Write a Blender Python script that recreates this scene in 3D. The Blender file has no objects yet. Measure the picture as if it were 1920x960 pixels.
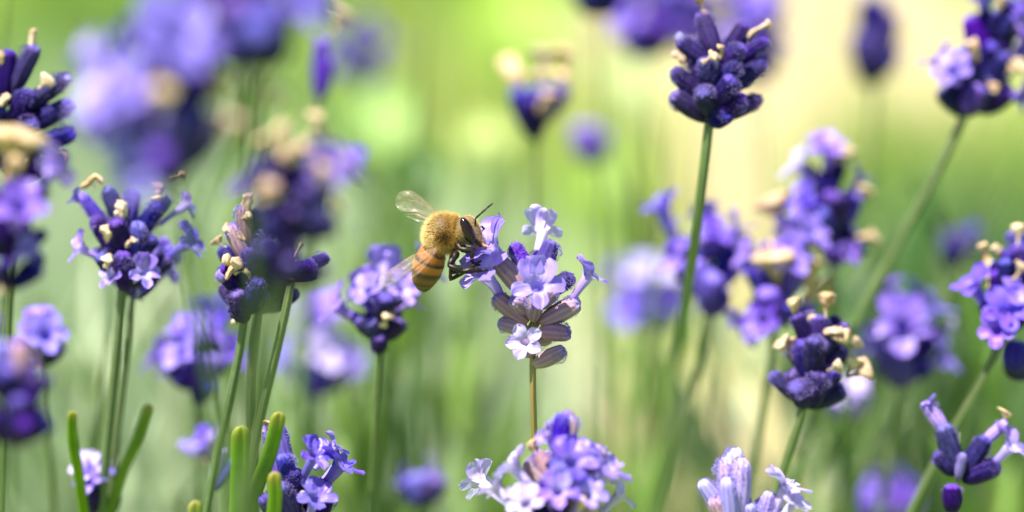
import bpy, bmesh, math, random
from mathutils import Vector, Matrix, noise
R = random.Random(7)
rad = math.radians
sc = bpy.context.scene
col = sc.collection

# ---------------------------------------------------------------- camera
PITCH, LENS, FD = 18.0, 100.0, 0.375          # a short telephoto macro lens, focused 37.5 cm away
FOC = Vector((0, 0, 0.40))                    # the bee stands 40 cm above the ground
fwd = Vector((0, math.cos(rad(PITCH)), -math.sin(rad(PITCH))))
rgt = Vector((1, 0, 0)); upv = rgt.cross(fwd)
CAM = FOC - fwd * FD
cd = bpy.data.cameras.new('camera'); cam = bpy.data.objects.new('camera', cd); col.objects.link(cam)
cam.location = CAM; cam.rotation_euler = (rad(90 - PITCH), 0, 0)
cd.lens = LENS; cd.sensor_width = 36; cd.clip_start = 0.01; cd.clip_end = 200
cd.dof.use_dof = True; cd.dof.focus_distance = FD - 0.0005; cd.dof.aperture_fstop = 7.1
sc.camera = cam
# ---------------------------------------------------------------- light
SUN = Vector((-0.30, -0.14, 0.94)).normalized()
EL = math.asin(SUN.z); AZ = math.atan2(SUN.x, SUN.y)
w = bpy.data.worlds.new('World'); sc.world = w; w.use_nodes = True
nt = w.node_tree; sky = nt.nodes.new('ShaderNodeTexSky'); sky.sky_type = 'NISHITA'; sky.sun_disc = False
sky.sun_elevation = EL; sky.sun_rotation = AZ
nt.links.new(sky.outputs[0], nt.nodes['Background'].inputs[0]); nt.nodes['Background'].inputs[1].default_value = 0.07
sd = bpy.data.lights.new('sun', 'SUN'); sd.energy = 5.0; sd.angle = rad(0.53); sd.color = (1, 0.955, 0.87)
so = bpy.data.objects.new('sun', sd); col.objects.link(so); so.location = (0, 0, 3)
so.rotation_euler = (-SUN).to_track_quat('-Z', 'Y').to_euler()
sc.view_settings.view_transform = 'Standard'; sc.view_settings.look = 'None'
sc.view_settings.exposure = 1.5; sc.view_settings.gamma = 1
sc.render.engine = 'CYCLES'
sc.cycles.use_denoising = True
sc.cycles.max_bounces = 10; sc.cycles.transparent_max_bounces = 16; sc.cycles.transmission_bounces = 8
sc.cycles.sample_clamp_indirect = 8

# ---------------------------------------------------------------- pixel -> place (photo is 1920 x 960)
KPX = 0.5 * 36 / LENS / 960
def ray(px, py): return rgt * ((px - 960) * KPX) + upv * (-(py - 480) * KPX) + fwd
def P(px, py, d): return CAM + ray(px, py) * d
def on_y(px, py, y):
    r = ray(px, py); return CAM + r * ((y - CAM.y) / r.y)
def on_ground(px, py, z=0.0):
    r = ray(px, py); return CAM + r * ((z - CAM.z) / r.z)

# ---------------------------------------------------------------- materials
def mat(name):
    m = bpy.data.materials.new(name); m.use_nodes = True
    nt = m.node_tree; b = nt.nodes['Principled BSDF']; return m, nt, b
def N(nt, t, **kw):
    n = nt.nodes.new(t)
    for k, v in kw.items():
        if k == 'inp':
            for i, val in v.items(): n.inputs[i].default_value = val
        else: setattr(n, k, v)
    return n
def ramp(nt, src, stops, interp='LINEAR'):
    r = nt.nodes.new('ShaderNodeValToRGB'); r.color_ramp.interpolation = interp
    e = r.color_ramp.elements
    while len(e) < len(stops): e.new(0.5)
    for i, (p, c) in enumerate(stops): e[i].position = p; e[i].color = (*c, 1)
    nt.links.new(src, r.inputs[0]); return r.outputs[0]
def mixc(nt, f, a, b, mode='MIX'):
    m = nt.nodes.new('ShaderNodeMix'); m.data_type = 'RGBA'; m.blend_type = mode
    for s, v in ((0, f), (6, a), (7, b)):
        if isinstance(v, (int, float)): m.inputs[s].default_value = v
        elif isinstance(v, tuple): m.inputs[s].default_value = (*v, 1)
        else: nt.links.new(v, m.inputs[s])
    return m.outputs[2]
def nz(nt, scale, detail=3, rough=0.6, coord='Object', off=True):
    tc = N(nt, 'ShaderNodeTexCoord'); n = N(nt, 'ShaderNodeTexNoise', inp={'Scale': scale, 'Detail': detail, 'Roughness': rough})
    if off:
        oi = N(nt, 'ShaderNodeObjectInfo'); ad = N(nt, 'ShaderNodeVectorMath', operation='ADD')
        mu = N(nt, 'ShaderNodeMath', operation='MULTIPLY', inp={1: 37.0})
        nt.links.new(oi.outputs['Random'], mu.inputs[0])
        nt.links.new(tc.outputs[coord], ad.inputs[0]); nt.links.new(mu.outputs[0], ad.inputs[1])
        nt.links.new(ad.outputs[0], n.inputs['Vector'])
    else: nt.links.new(tc.outputs[coord], n.inputs['Vector'])
    return n.outputs['Fac']
def attr(nt, name): return N(nt, 'ShaderNodeAttribute', attribute_name=name).outputs['Fac']
def hue_var(nt, c, hv=0.02, sv=0.15, vv=0.3):
    oi = N(nt, 'ShaderNodeObjectInfo'); h = N(nt, 'ShaderNodeHueSaturation')
    def mr(lo, hi, k):
        a = N(nt, 'ShaderNodeMath', operation='MULTIPLY', inp={1: k}); nt.links.new(oi.outputs['Random'], a.inputs[0])
        f = N(nt, 'ShaderNodeMath', operation='FRACT'); nt.links.new(a.outputs[0], f.inputs[0])
        m = N(nt, 'ShaderNodeMapRange', inp={3: lo, 4: hi}); nt.links.new(f.outputs[0], m.inputs[0]); return m.outputs[0]
    nt.links.new(mr(0.5 - hv, 0.5 + hv, 1), h.inputs['Hue']); nt.links.new(mr(1 - sv, 1 + sv * .5, 7.3), h.inputs['Saturation'])
    nt.links.new(mr(1 - vv, 1 + vv, 13.7), h.inputs['Value']); nt.links.new(c, h.inputs['Color']); return h.outputs[0]
def bump(nt, b, h, strength=0.3, dist=0.0001):
    bm = N(nt, 'ShaderNodeBump', inp={'Strength': strength, 'Distance': dist})
    nt.links.new(h, bm.inputs['Height']); nt.links.new(bm.outputs[0], b.inputs['Normal'])
def translucent(nt, b, c, f):
    out = nt.nodes['Material Output']; t = N(nt, 'ShaderNodeBsdfTranslucent'); mx = N(nt, 'ShaderNodeMixShader', inp={0: f})
    nt.links.new(c, t.inputs[0]); nt.links.new(b.outputs[0], mx.inputs[1]); nt.links.new(t.outputs[0], mx.inputs[2])
    nt.links.new(mx.outputs[0], out.inputs[0])

def calyx_mat(name, base, mid, tip, sheen=0.02):
    m, nt, b = mat(name)
    c = ramp(nt, attr(nt, 'u'), [(0.0, base), (0.35, mid), (0.88, mid), (1.0, tip)])
    c = mixc(nt, ramp(nt, nz(nt, 9, 4), [(0.42, (0, 0, 0)), (0.7, (.6, .6, .6))]), c, mixc(nt, 0.3, c, tip))
    c = mixc(nt, ramp(nt, attr(nt, 'rib'), [(0.0, (0.55, 0.55, 0.55)), (1.0, (0, 0, 0))]), c, mixc(nt, 1.0, c, (.45, .4, .6), 'MULTIPLY'))
    c = hue_var(nt, c, 0.018, 0.2, 0.3)
    nt.links.new(c, b.inputs['Base Color']); b.inputs['Roughness'].default_value = 0.6; b.inputs['Specular IOR Level'].default_value = 0.09
    b.inputs['Sheen Weight'].default_value = sheen; b.inputs['Sheen Roughness'].default_value = 0.4
    b.inputs['Sheen Tint'].default_value = (0.75, 0.68, 1, 1)
    bump(nt, b, nz(nt, 40, 3), 0.5, 0.00006); return m
CAL = {
 'dark':  calyx_mat('calyx_dark', (0.007, 0.005, 0.020), (0.0075, 0.002, 0.062), (0.09, 0.052, 0.36)),  # violet tip also carries the highlight, near black middle the shade, as colour
 'violet': calyx_mat('calyx_violet', (0.03, 0.022, 0.09), (0.042, 0.018, 0.25), (0.18, 0.12, 0.55)),
 'mauve': calyx_mat('calyx_mauve', (0.36, 0.23, 0.16), (0.31, 0.19, 0.20), (0.24, 0.16, 0.44)),
 'pale':  calyx_mat('calyx_pale', (0.20, 0.16, 0.28), (0.25, 0.19, 0.50), (0.36, 0.30, 0.68))}

def petal_mat(name, lobe, throat, vein, tr=0.32):
    m, nt, b = mat(name)
    c = ramp(nt, attr(nt, 'u'), [(0.0, throat), (0.22, throat), (0.5, lobe), (1.0, tuple(min(1, x * 1.12) for x in lobe))])
    c = mixc(nt, ramp(nt, nz(nt, 520, 3), [(0.40, (0, 0, 0)), (0.68, (.8, .8, .8))]), c, vein)
    av = attr(nt, 'v'); s = N(nt, 'ShaderNodeMath', operation='MULTIPLY', inp={1: 16.0}); nt.links.new(av, s.inputs[0])
    s2 = N(nt, 'ShaderNodeMath', operation='SINE'); nt.links.new(s.outputs[0], s2.inputs[0])
    c = mixc(nt, ramp(nt, s2.outputs[0], [(0.70, (0, 0, 0)), (1.0, (.22, .22, .22))]), c, vein)
    c = hue_var(nt, c, 0.012, 0.14, 0.12)
    nt.links.new(c, b.inputs['Base Color']); b.inputs['Roughness'].default_value = 0.42
    b.inputs['Sheen Weight'].default_value = 0.08; b.inputs['Specular IOR Level'].default_value = 0.45
    bump(nt, b, s2.outputs[0], 0.25, 0.00005)
    translucent(nt, b, c, tr); return m
PET = {
 'lav':   petal_mat('petal_lavender', (0.32, 0.215, 0.74), (0.58, 0.47, 0.84), (0.17, 0.085, 0.60)),
 'violet': petal_mat('petal_violet', (0.15, 0.085, 0.58), (0.30, 0.22, 0.70), (0.065, 0.028, 0.40)),
 'pale':  petal_mat('petal_pale', (0.48, 0.40, 0.76), (0.62, 0.52, 0.66), (0.38, 0.30, 0.72)),
 'soft':  petal_mat('petal_soft', (0.23, 0.13, 0.66), (0.24, 0.14, 0.66), (0.10, 0.045, 0.48))}

def simple(name, stops, scale, rough=0.7, tr=0.0, sheen=0.0, var=(0.015, .15, .2), bs=0.3, bd=0.0001, detail=4):
    m, nt, b = mat(name); n = nz(nt, scale, detail)
    c = ramp(nt, n, stops); c = hue_var(nt, c, *var)
    nt.links.new(c, b.inputs['Base Color']); b.inputs['Roughness'].default_value = rough
    b.inputs['Sheen Weight'].default_value = sheen
    bump(nt, b, n, bs, bd)
    if tr: translucent(nt, b, c, tr)
    return m
M_WITH = simple('withered_petal', [(0.3, (0.28, 0.14, 0.06)), (0.5, (0.56, 0.38, 0.20)), (0.75, (0.80, 0.65, 0.45))], 3.0, 0.75, 0.2, 0.2, (.012, .2, .16))
M_BRACT = simple('bract', [(0.3, (0.20, 0.13, 0.06)), (0.7, (0.44, 0.33, 0.18))], 4.0, 0.7, 0.2)
M_FUZZ = simple('calyx_fuzz', [(0.3, (0.13, 0.085, 0.42)), (0.7, (0.42, 0.36, 0.74))], 500, 0.6, 0.3)

def stem_mat(name, top, mid, low, var=(.012, .15, .22)):
    m, nt, b = mat(name)
    c = ramp(nt, attr(nt, 'u'), [(0.0, top), (0.07, top), (0.11, mid), (1.0, low)])
    c = mixc(nt, ramp(nt, nz(nt, 900, 3), [(0.45, (0, 0, 0)), (0.75, (.4, .4, .4))]), c, (0.13, 0.18, 0.06))
    c = mixc(nt, ramp(nt, attr(nt, 'rib'), [(0.0, (0, 0, 0)), (1.0, (.5, .5, .5))]), c, (0.13, 0.20, 0.05))
    c = hue_var(nt, c, *var)
    nt.links.new(c, b.inputs['Base Color']); b.inputs['Roughness'].default_value = 0.5
    b.inputs['Sheen Weight'].default_value = 0.03
    return m
STEM = {'green': stem_mat('stem_green', (0.06, 0.085, 0.025), (0.055, 0.115, 0.018), (0.05, 0.11, 0.016)),
        'tan': stem_mat('stem_tan', (0.24, 0.15, 0.05), (0.055, 0.11, 0.012), (0.05, 0.10, 0.012)),
        'dark': stem_mat('stem_dark', (0.035, 0.05, 0.02), (0.035, 0.065, 0.018), (0.03, 0.06, 0.015))}

# ---------------------------------------------------------------- scene-graph helpers
WM = {}
def prop(o, label=None, cat=None, group=None, kind=None):
    for k, v in (('label', label), ('category', cat), ('group', group), ('kind', kind)):
        if v: o[k] = v
    return o
def place(name, me, W, parent=None):
    o = bpy.data.objects.new(name, me); col.objects.link(o)
    if parent is not None:
        o.parent = parent; o.matrix_parent_inverse = WM[parent].inverted()
    o.matrix_basis = W; WM[o] = W; return o
def empty(name, loc):
    o = place(name, None, Matrix.Translation(loc)); o.empty_display_size = 0.005; return o
def mesh(name, V, F, m=None, smooth=True, **att):
    me = bpy.data.meshes.new(name); me.from_pydata([tuple(v) for v in V], [], F)
    if smooth: me.polygons.foreach_set('use_smooth', [True] * len(me.polygons))
    for k, vals in att.items():
        a = me.attributes.new(k, 'FLOAT', 'POINT'); a.data.foreach_set('value', vals)
    if m: me.materials.append(m)
    me.update(); return me
_mm = {}
def with_mat(me, m):                      # the same shape in another material, shared by all that use it
    k = (me.name, m.name)
    if k not in _mm:
        c = me.copy(); c.materials.clear(); c.materials.append(m); _mm[k] = c
    return _mm[k]
def grid_faces(nu, nv, wrap):
    F = []
    for i in range(nu - 1):
        for j in range(nv if wrap else nv - 1):
            j2 = (j + 1) % nv
            F.append((i * nv + j, i * nv + j2, (i + 1) * nv + j2, (i + 1) * nv + j))
    return F
def frame(A, B, hint=None, roll=0.0):     # 3x3 with z along A->B and y near the hint
    z = (B - A).normalized(); h = hint or upv
    y = h - z * h.dot(z)
    if y.length < 1e-4 * 3: y = (-fwd) - z * (-fwd).dot(z)
    y.normalize(); y = Matrix.Rotation(roll, 3, z) @ y; x = y.cross(z)
    return Matrix((x, y, z)).transposed()
def TRS(loc, rot3, s): return Matrix.Translation(loc) @ rot3.to_4x4() @ Matrix.Diagonal((*s, 1))
def catmull(pts, n):
    out = []; p = [pts[0]] + list(pts) + [pts[-1]]
    for i in range(1, len(p) - 2):
        for k in range(n):
            t = k / n; a, b, c, d = p[i - 1], p[i], p[i + 1], p[i + 2]
            out.append([0.5 * (2 * b[q] + (c[q] - a[q]) * t + (2 * a[q] - 5 * b[q] + 4 * c[q] - d[q]) * t * t + (3 * b[q] - a[q] - 3 * c[q] + d[q]) * t ** 3) for q in range(len(b))])
    out.append(list(pts[-1])); return out
def chord_spline(pts, step):
    """cubic through the points with chord-length spacing: no loops where the spacing changes"""
    n = len(pts); t = [0.0]
    for i in range(1, n): t.append(t[-1] + max(1e-6, (pts[i] - pts[i - 1]).length))
    m = []
    for i in range(n):
        if i == 0: m.append((pts[1] - pts[0]) / (t[1] - t[0]))
        elif i == n - 1: m.append((pts[i] - pts[i - 1]) / (t[i] - t[i - 1]))
        else:
            h0, h1 = t[i] - t[i - 1], t[i + 1] - t[i]
            m.append(((pts[i] - pts[i - 1]) / h0 * h1 + (pts[i + 1] - pts[i]) / h1 * h0) / (h0 + h1))
    out = []
    for i in range(n - 1):
        h = t[i + 1] - t[i]; k = max(2, int(h / step))
        for q in range(k):
            s = q / k; s2, s3 = s * s, s ** 3
            out.append(pts[i] * (2 * s3 - 3 * s2 + 1) + m[i] * (h * (s3 - 2 * s2 + s)) + pts[i + 1] * (-2 * s3 + 3 * s2) + m[i + 1] * (h * (s3 - s2)))
    out.append(pts[-1].copy()); return out
def tube(pts, radii, seg=10, caps=True, prof=None, flat=1.0, fhint=None):
    """loft along pts; prof(angle)->radius factor; returns V,F,u,ang"""
    V, F, U, A = [], [], [], []; n = len(pts); nrm = None
    for i, p in enumerate(pts):
        t = (pts[min(i + 1, n - 1)] - pts[max(i - 1, 0)]).normalized()
        if nrm is None:
            h = fhint or (Vector((0, -1, 0)) if abs(t.y) < 0.8 else Vector((1, 0, 0)))
            nrm = (h - t * h.dot(t)).normalized()
        else: nrm = (nrm - t * nrm.dot(t)).normalized()
        bn = t.cross(nrm)
        for j in range(seg):
            a = 2 * math.pi * j / seg; f = prof(a) if prof else 1
            V.append(p + (nrm * math.cos(a) * flat + bn * math.sin(a)) * radii[i] * f); U.append(i / (n - 1)); A.append(a)
    F = grid_faces(n, seg, True)
    if caps:
        for e, ring in ((0, 0), (1, n - 1)):
            V.append(pts[ring].copy()); U.append(float(e)); A.append(0.0); c = len(V) - 1
            for j in range(seg):
                a, b = ring * seg + j, ring * seg + (j + 1) % seg
                F.append((c, b, a) if e == 0 else (c, a, b))
    return V, F, U, A

# ---------------------------------------------------------------- flower pieces (shared meshes)
def make_calyx(seed, ribs=9):
    r = random.Random(seed); seg, nu = ribs * 4, 15; V, U, RB = [], [], []
    bx, by = r.uniform(-.09, .09), r.uniform(-.09, .09)
    prof = [(0, .05), (.04, .10), (.12, .145), (.28, .185), (.48, .205), (.66, .20), (.8, .185), (.9, .165), (.96, .125), (1.0, .05)]
    prof = catmull(prof, 2)[:nu + 4]; nu = len(prof)
    for z, rr in prof:
        for j in range(seg):
            a = 2 * math.pi * j / seg; rb = 0.5 + 0.5 * math.cos(a * ribs)
            q = rr * (1 + 0.10 * (rb - .5) * min(1, z * 4) + 0.07 * (noise.noise(Vector((math.cos(a) * 1.3, math.sin(a) * 1.3, z * 2.5 + seed * 9.1)))))
            cz = z + (0.022 * math.cos(5 * a + seed) if z > .9 else 0)
            V.append((q * math.cos(a) + bx * z * z, q * math.sin(a) + by * z * z, cz)); U.append(z); RB.append(rb)
    F = grid_faces(nu, seg, True); F.append(tuple(range((nu - 1) * seg, nu * seg))); F.append(tuple(range(seg))[::-1])
    return mesh('calyx', V, F, None, True, u=U, rib=RB)
CALYX = [make_calyx(s) for s in range(5)]
M_FUZZD = simple('calyx_fuzz_dark', [(0.3, (0.03, 0.016, 0.16)), (0.7, (0.22, 0.16, 0.52))], 500, 0.6, 0.2)
def make_fuzz(seed, n=330):                # short downy hairs on a calyx, denser towards its tip
    r = random.Random(seed); V, F = [], []
    for i in range(n):
        z = 1 - abs(r.gauss(0, .2))
        if z < .1: z = r.uniform(.1, 1)
        a = r.uniform(0, 2 * math.pi); q = 0.2 * (math.sin(min(1, z * 1.2) * 1.57)) * (1 if z < .85 else max(.25, 1 - (z - .85) * 5))
        p = Vector((q * math.cos(a), q * math.sin(a), z)); d = Vector((math.cos(a), math.sin(a), r.uniform(0, .9) + (1.6 if z > .93 else 0))).normalized()
        d = (d + Vector((r.gauss(0, .4), r.gauss(0, .4), r.gauss(0, .4)))).normalized(); L = r.uniform(.04, .085)
        s = d.orthogonal().normalized() * 0.0075; k = d.cross(s); b = len(V)
        V += [p + s, p - s * .5 + k * .8, p - s * .5 - k * .8, p + d * L]; F += [(b, b + 1, b + 3), (b + 1, b + 2, b + 3), (b + 2, b, b + 3)]
    return mesh('fuzz', V, F, M_FUZZ, False)
FUZZ = [make_fuzz(s) for s in range(3)]

def petal_pts(L, Wd, flare, phi, r0, seed, nu=13, nv=9, cup=0.25, notch=0.0, ruf=0.12, point=0.0):
    """petal in mm on a corolla whose mouth is at z=0, tube along z; phi round the mouth (0 = +y)"""
    V, U, VV = [], [], []; pos = Vector((0, r0, -0.6)); ang = rad(12); pts = []
    for i in range(nu):
        u = i / (nu - 1); pts.append((pos.copy(), ang))
        tgt = rad(12) + (rad(flare) - rad(12)) * min(1, (u * 2.0) ** 1.0) + rad(22) * max(0, u - .6) * (1 if seed % 2 else -1)
        ang = tgt; pos = pos + Vector((0, math.sin(ang), math.cos(ang))) * (L / (nu - 1))
    for i, (p, an) in enumerate(pts):
        u = i / (nu - 1)
        wd = Wd * (0.40 + 0.60 * math.sin(min(1, u / .68) * math.pi / 2)) * (1 if u < .68 else math.sqrt(max(0.02, 1 - ((u - .68) / .335) ** 2)) * (1 - point * (u - .68) / .32))
        nr = Vector((0, math.cos(an), -math.sin(an)))
        for j in range(nv):
            v = -1 + 2 * j / (nv - 1); q = p.copy()
            q += Vector((1, 0, 0)) * (wd * .5 * v)
            back = notch * L * max(0, u - .7) / .3 * max(0, 1 - abs(v) * 2.2)
            q -= Vector((0, math.sin(an), math.cos(an))) * back
            n1 = noise.noise(Vector((v * 1.4, u * 2.2, seed * 5.3))); n2 = noise.noise(Vector((v * 3.1, u * 4.0, seed * 3.7 + 20)))
            q += nr * (-cup * wd * .5 * v * v * (0.4 + u) + ruf * L * n1 * (0.15 + u) + 0.05 * L * n2 * u + 0.05 * L * math.exp(-(v * 4) ** 2) * u)
            c, s = math.cos(phi), math.sin(phi)
            V.append((q.x * c + q.y * s, -q.x * s + q.y * c, q.z)); U.append(u); VV.append(v)
    return V, grid_faces(nu, nv, False), U, VV
SPEC = [(4.1, 3.3, 74, -27, .22, .10), (4.1, 3.3, 74, 27, .22, .10), (3.3, 2.4, 88, -106, .25, .02), (3.3, 2.4, 88, 106, .25, .02), (3.5, 2.5, 82, 180, .2, .03)]
PETALS = []
for var in range(4):
    rr = random.Random(var * 11 + 3); s = []
    for k, (L, Wd, fl, ph, cu, no) in enumerate(SPEC):
        V, F, U, VV = petal_pts(L * rr.uniform(.9, 1.1), Wd * rr.uniform(.9, 1.1), fl + rr.uniform(-16, 16), rad(ph + rr.uniform(-8, 8)), 0.75, var * 10 + k, cup=cu + rr.uniform(-.1, .2), notch=no, ruf=0.10 + .06 * rr.random())
        s.append(mesh('petal', V, F, None, True, u=U, v=VV))
    PETALS.append(s)
STAR = []                                  # pointed, folded lobes
for k in range(5):
    V, F, U, VV = petal_pts(3.1, 2.3, 80 + (k * 37 % 20), rad(k * 72 + (k % 2) * 6), 0.55, 70 + k, cup=.35, ruf=.14, point=.35)
    STAR.append(mesh('petal', V, F, None, True, u=U, v=VV))
TUBEV = []
def tube_mesh():
    V, F, U, A = tube([Vector((0.12 * math.sin(i * .5), 0, -6 + 6 * i / 10)) for i in range(11)], [.55, .58, .62, .66, .68, .70, .74, .80, .88, .92, .86], 16, False)
    return mesh('corolla', V, F, None, True, u=[.55 - .35 * x for x in U], v=[math.sin(a) for a in A])
TUBE = tube_mesh()
SOFT = []                                  # whole corolla in one mesh, for blooms too blurred to show their lobes
for var in range(4):
    V, F, U, VV = [], [], [], []; rr = random.Random(var + 40)
    tv, tf, tu, ta = tube([Vector((0, 0, -6 + 6 * i / 5)) for i in range(6)], [.55, .62, .68, .74, .88, .86], 10, False)
    V += tv; F += tf; U += [.5] * len(tv); VV += [0.3] * len(tv)
    for k, (L, Wd, fl, ph, cu, no) in enumerate(SPEC):
        v, f, u, vv = petal_pts(L, Wd, fl + rr.uniform(-22, 22), rad(ph + rr.uniform(-8, 8)), .75, var * 10 + k, 8, 5, cu, no, .14)
        b = len(V); V += [Vector(q) for q in v]; F += [tuple(b + q for q in x) for x in f]; U += u; VV += vv
    SOFT.append(mesh('corolla', V, F, None, True, u=U, v=VV))
def make_withered(seed):
    r = random.Random(seed + 90); nu, seg = 14, 12; V = []; bend = r.uniform(-.5, .5); c = Vector((0, 0, 0)); an = 0
    for i in range(nu):
        u = i / (nu - 1)
        rr_ = (0.075 + 0.05 * math.sin(u * 5 + seed) + (0.13 * max(0, (u - .5) * 2) ** .8)) * (1 if i < nu - 1 else .5)
        for j in range(seg):
            a = 2 * math.pi * j / seg + u * 1.6
            q = rr_ * (1 + .55 * noise.noise(Vector((math.cos(a) * 1.7, math.sin(a) * 1.7, u * 4 + seed * 7))) + .25 * math.sin(3 * a + seed))
            V.append((c.x + q * math.cos(a) * math.cos(an), c.y + q * math.sin(a), c.z - q * math.cos(a) * math.sin(an) + .06 * noise.noise(Vector((j * .9, i * .7, seed)))))
        an += bend / nu * 1.4; c = c + Vector((math.sin(an), 0, math.cos(an))) / (nu - 1)
    F = grid_faces(nu, seg, True); F.append(tuple(range(seg))[::-1]); F.append(tuple(range((nu - 1) * seg, nu * seg)))
    return mesh('withered_corolla', V, F, M_WITH, True)
WITH = [make_withered(s) for s in range(6)]
def make_bract(seed):
    V, F, U, VV = petal_pts(1.0, .55, 60, 0, .02, seed + 200, 8, 5, .4, 0, .1, .6)
    return mesh('bract', V, F, M_BRACT, True)
BRACT = [make_bract(s) for s in range(3)]

# ---------------------------------------------------------------- ground, grass, foliage of the bed
def ground_mat():
    m, nt, b = mat('ground')
    n = nz(nt, 3.2, 6, .65, off=False); n2 = nz(nt, 40, 5, .7, off=False)
    green = ramp(nt, n, [(0.35, (0.075, 0.15, 0.03)), (0.52, (0.17, 0.27, 0.05)), (0.68, (0.24, 0.33, 0.08))])
    soil = ramp(nt, n2, [(0.3, (0.235, 0.185, 0.095)), (0.7, (0.40, 0.335, 0.19))])
    tc = N(nt, 'ShaderNodeTexCoord'); f = None
    for (cx, cy, rx, ry) in SOIL:                       # bare dry ground between the plants
        mp = N(nt, 'ShaderNodeMapping', vector_type='TEXTURE', inp={1: (cx, cy, 0), 3: (rx, ry, 1)})
        nt.links.new(tc.outputs['Object'], mp.inputs[0])
        ln = N(nt, 'ShaderNodeVectorMath', operation='LENGTH'); nt.links.new(mp.outputs[0], ln.inputs[0])
        ad = N(nt, 'ShaderNodeMath', operation='ADD'); nt.links.new(ln.outputs['Value'], ad.inputs[0])
        mu = N(nt, 'ShaderNodeMath', operation='MULTIPLY_ADD', inp={1: .8, 2: -.4}); nt.links.new(n, mu.inputs[0]); nt.links.new(mu.outputs[0], ad.inputs[1])
        mr = N(nt, 'ShaderNodeMapRange', inp={1: .8, 2: 1.15, 3: 1, 4: 0}); nt.links.new(ad.outputs[0], mr.inputs[0])
        if f is None: f = mr.outputs[0]
        else:
            mx = N(nt, 'ShaderNodeMath', operation='MAXIMUM'); nt.links.new(f, mx.inputs[0]); nt.links.new(mr.outputs[0], mx.inputs[1]); f = mx.outputs[0]
    c = mixc(nt, f, green, soil); nt.links.new(c, b.inputs['Base Color']); b.inputs['Roughness'].default_value = .95
    bump(nt, b, n2, .6, .01); return m
def gp(px, py): g = on_ground(px, py); return g.x, g.y
def soil_patch(px, py, rx, ry): x, y = gp(px, py); return (x, y, rx, ry)
SOIL = [soil_patch(1480, 60, .17, .34), soil_patch(1210, 150, .06, .16), soil_patch(1700, 120, .08, .24), (.055, .84, .05, .36), (.115, .70, .055, .36), (.14, 1.35, .04, .3)]
def in_soil(x, y): return min(math.hypot((x - a) / c, (y - b) / d) for a, b, c, d in SOIL)
V = []; nx, ny = 70, 70
for i in range(nx):
    for j in range(ny):
        s = lambda t: math.copysign(abs(t) ** 2.6, t) * 30
        x, y = s(-1 + 2 * i / (nx - 1)), s(-1 + 2 * j / (ny - 1)) + 1.2
        V.append((x, y, 0.012 * noise.noise(Vector((x * 4, y * 4, 3))) * min(1, 3)))
gr = place('ground', mesh('ground', V, grid_faces(nx, ny, False), ground_mat()), Matrix.Identity(4)); gr['kind'] = 'structure'

def blade_mat(name, stops, tr=.35, rough=.5):
    m, nt, b = mat(name); c = ramp(nt, attr(nt, 'tint'), stops)
    nt.links.new(c, b.inputs['Base Color']); b.inputs['Roughness'].default_value = rough
    translucent(nt, b, c, tr); return m
def blades(name, spots, m):
    """spots: (x, y, z0, height, lean vector, width, tint)"""
    V, F, T = [], [], []
    for (x, y, z0, h, ln, wd, ti) in spots:
        a = R.uniform(0, 6.28); s = Vector((math.cos(a), math.sin(a), 0)) * wd * .5; b = len(V); p = Vector((x, y, z0))
        for k, (t, wf) in enumerate(((0, .7), (.35, 1), (.7, .75))):
            q = p + Vector((ln[0] * t * t, ln[1] * t * t, h * t)); V += [q - s * wf, q + s * wf]; T += [ti, ti]
        V.append(p + Vector((ln[0], ln[1], h))); T.append(ti)
        F += [(b, b + 1, b + 3, b + 2), (b + 2, b + 3, b + 5, b + 4), (b + 4, b + 5, b + 6)]
    return place(name, mesh(name, V, F, m, False, tint=T), Matrix.Identity(4))
sp = []
while len(sp) < 26000:
    y = R.uniform(.35, 3.4); x = R.uniform(-.75, .75) * (y + .45) / 1.6
    if in_soil(x, y) < 1.0 and R.random() > .06: continue
    clump = noise.noise(Vector((x * 6, y * 4, 0)))
    h = R.uniform(.03, .075) * (1 + .7 * clump)
    l = h * R.uniform(.2, .9); an = R.uniform(0, 6.28)
    ti = min(1, max(0, .62 + (.2 if y < 1.5 and x < .16 else 0) + .7 * noise.noise(Vector((x * 5, y * 3, 9))) + R.gauss(0, .16)))  # nearer grass tinted lighter to make up for blades shading one another
    sp.append((x, y, 0, h, (l * math.cos(an), l * math.sin(an)), R.uniform(.003, .006), ti))
M_GRASS = blade_mat('grass', [(0.0, (0.05, 0.13, 0.012)), (0.35, (0.13, 0.25, 0.02)), (0.65, (0.25, 0.38, 0.04)), (1, (0.42, 0.46, 0.12))])
g = blades('grass', sp, M_GRASS); prop(g, 'short sunlit green grass far behind the lavender', 'grass', None, 'stuff')
#EXTRA_FOLIAGE

# ---------------------------------------------------------------- lavender builder
def quad_prof(a): return 0.86 + 0.16 * math.cos(4 * a) + 0.05 * math.cos(12 * a)
def stem_path(top, base, low, lean=0.6, n=9):
    """points from the top of the flower head through its base and a lower point down to the ground"""
    d = (low - base); dz = max(1e-4, -d.z)
    g = Vector((low.x + d.x / dz * low.z * lean * .5, low.y + d.y / dz * low.z * lean * .5, -.003))
    return chord_spline([top, base, low, g], .0035)
def stem_mesh(path, r_top, r_low, m, wob=0.00025, taper=0):
    n = len(path); pts = [p + Vector((noise.noise(p * 45), noise.noise(p * 45 + Vector((9, 0, 0))), 0)) * wob for p in path]
    rr = [r_top + (r_low - r_top) * min(1, i / 25) for i in range(n)]; rr = [q * min(1, (i + .1) / taper) for i, q in enumerate(rr)] if taper else rr; rr[0] *= .2; rr[1] *= .5; rr[2] *= .8
    V, F, U, A = tube(pts, rr, 16, True, quad_prof)
    return mesh('stem', V, F, m, True, u=U, rib=[0.5 + .5 * math.cos(4 * a) for a in A])

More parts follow.
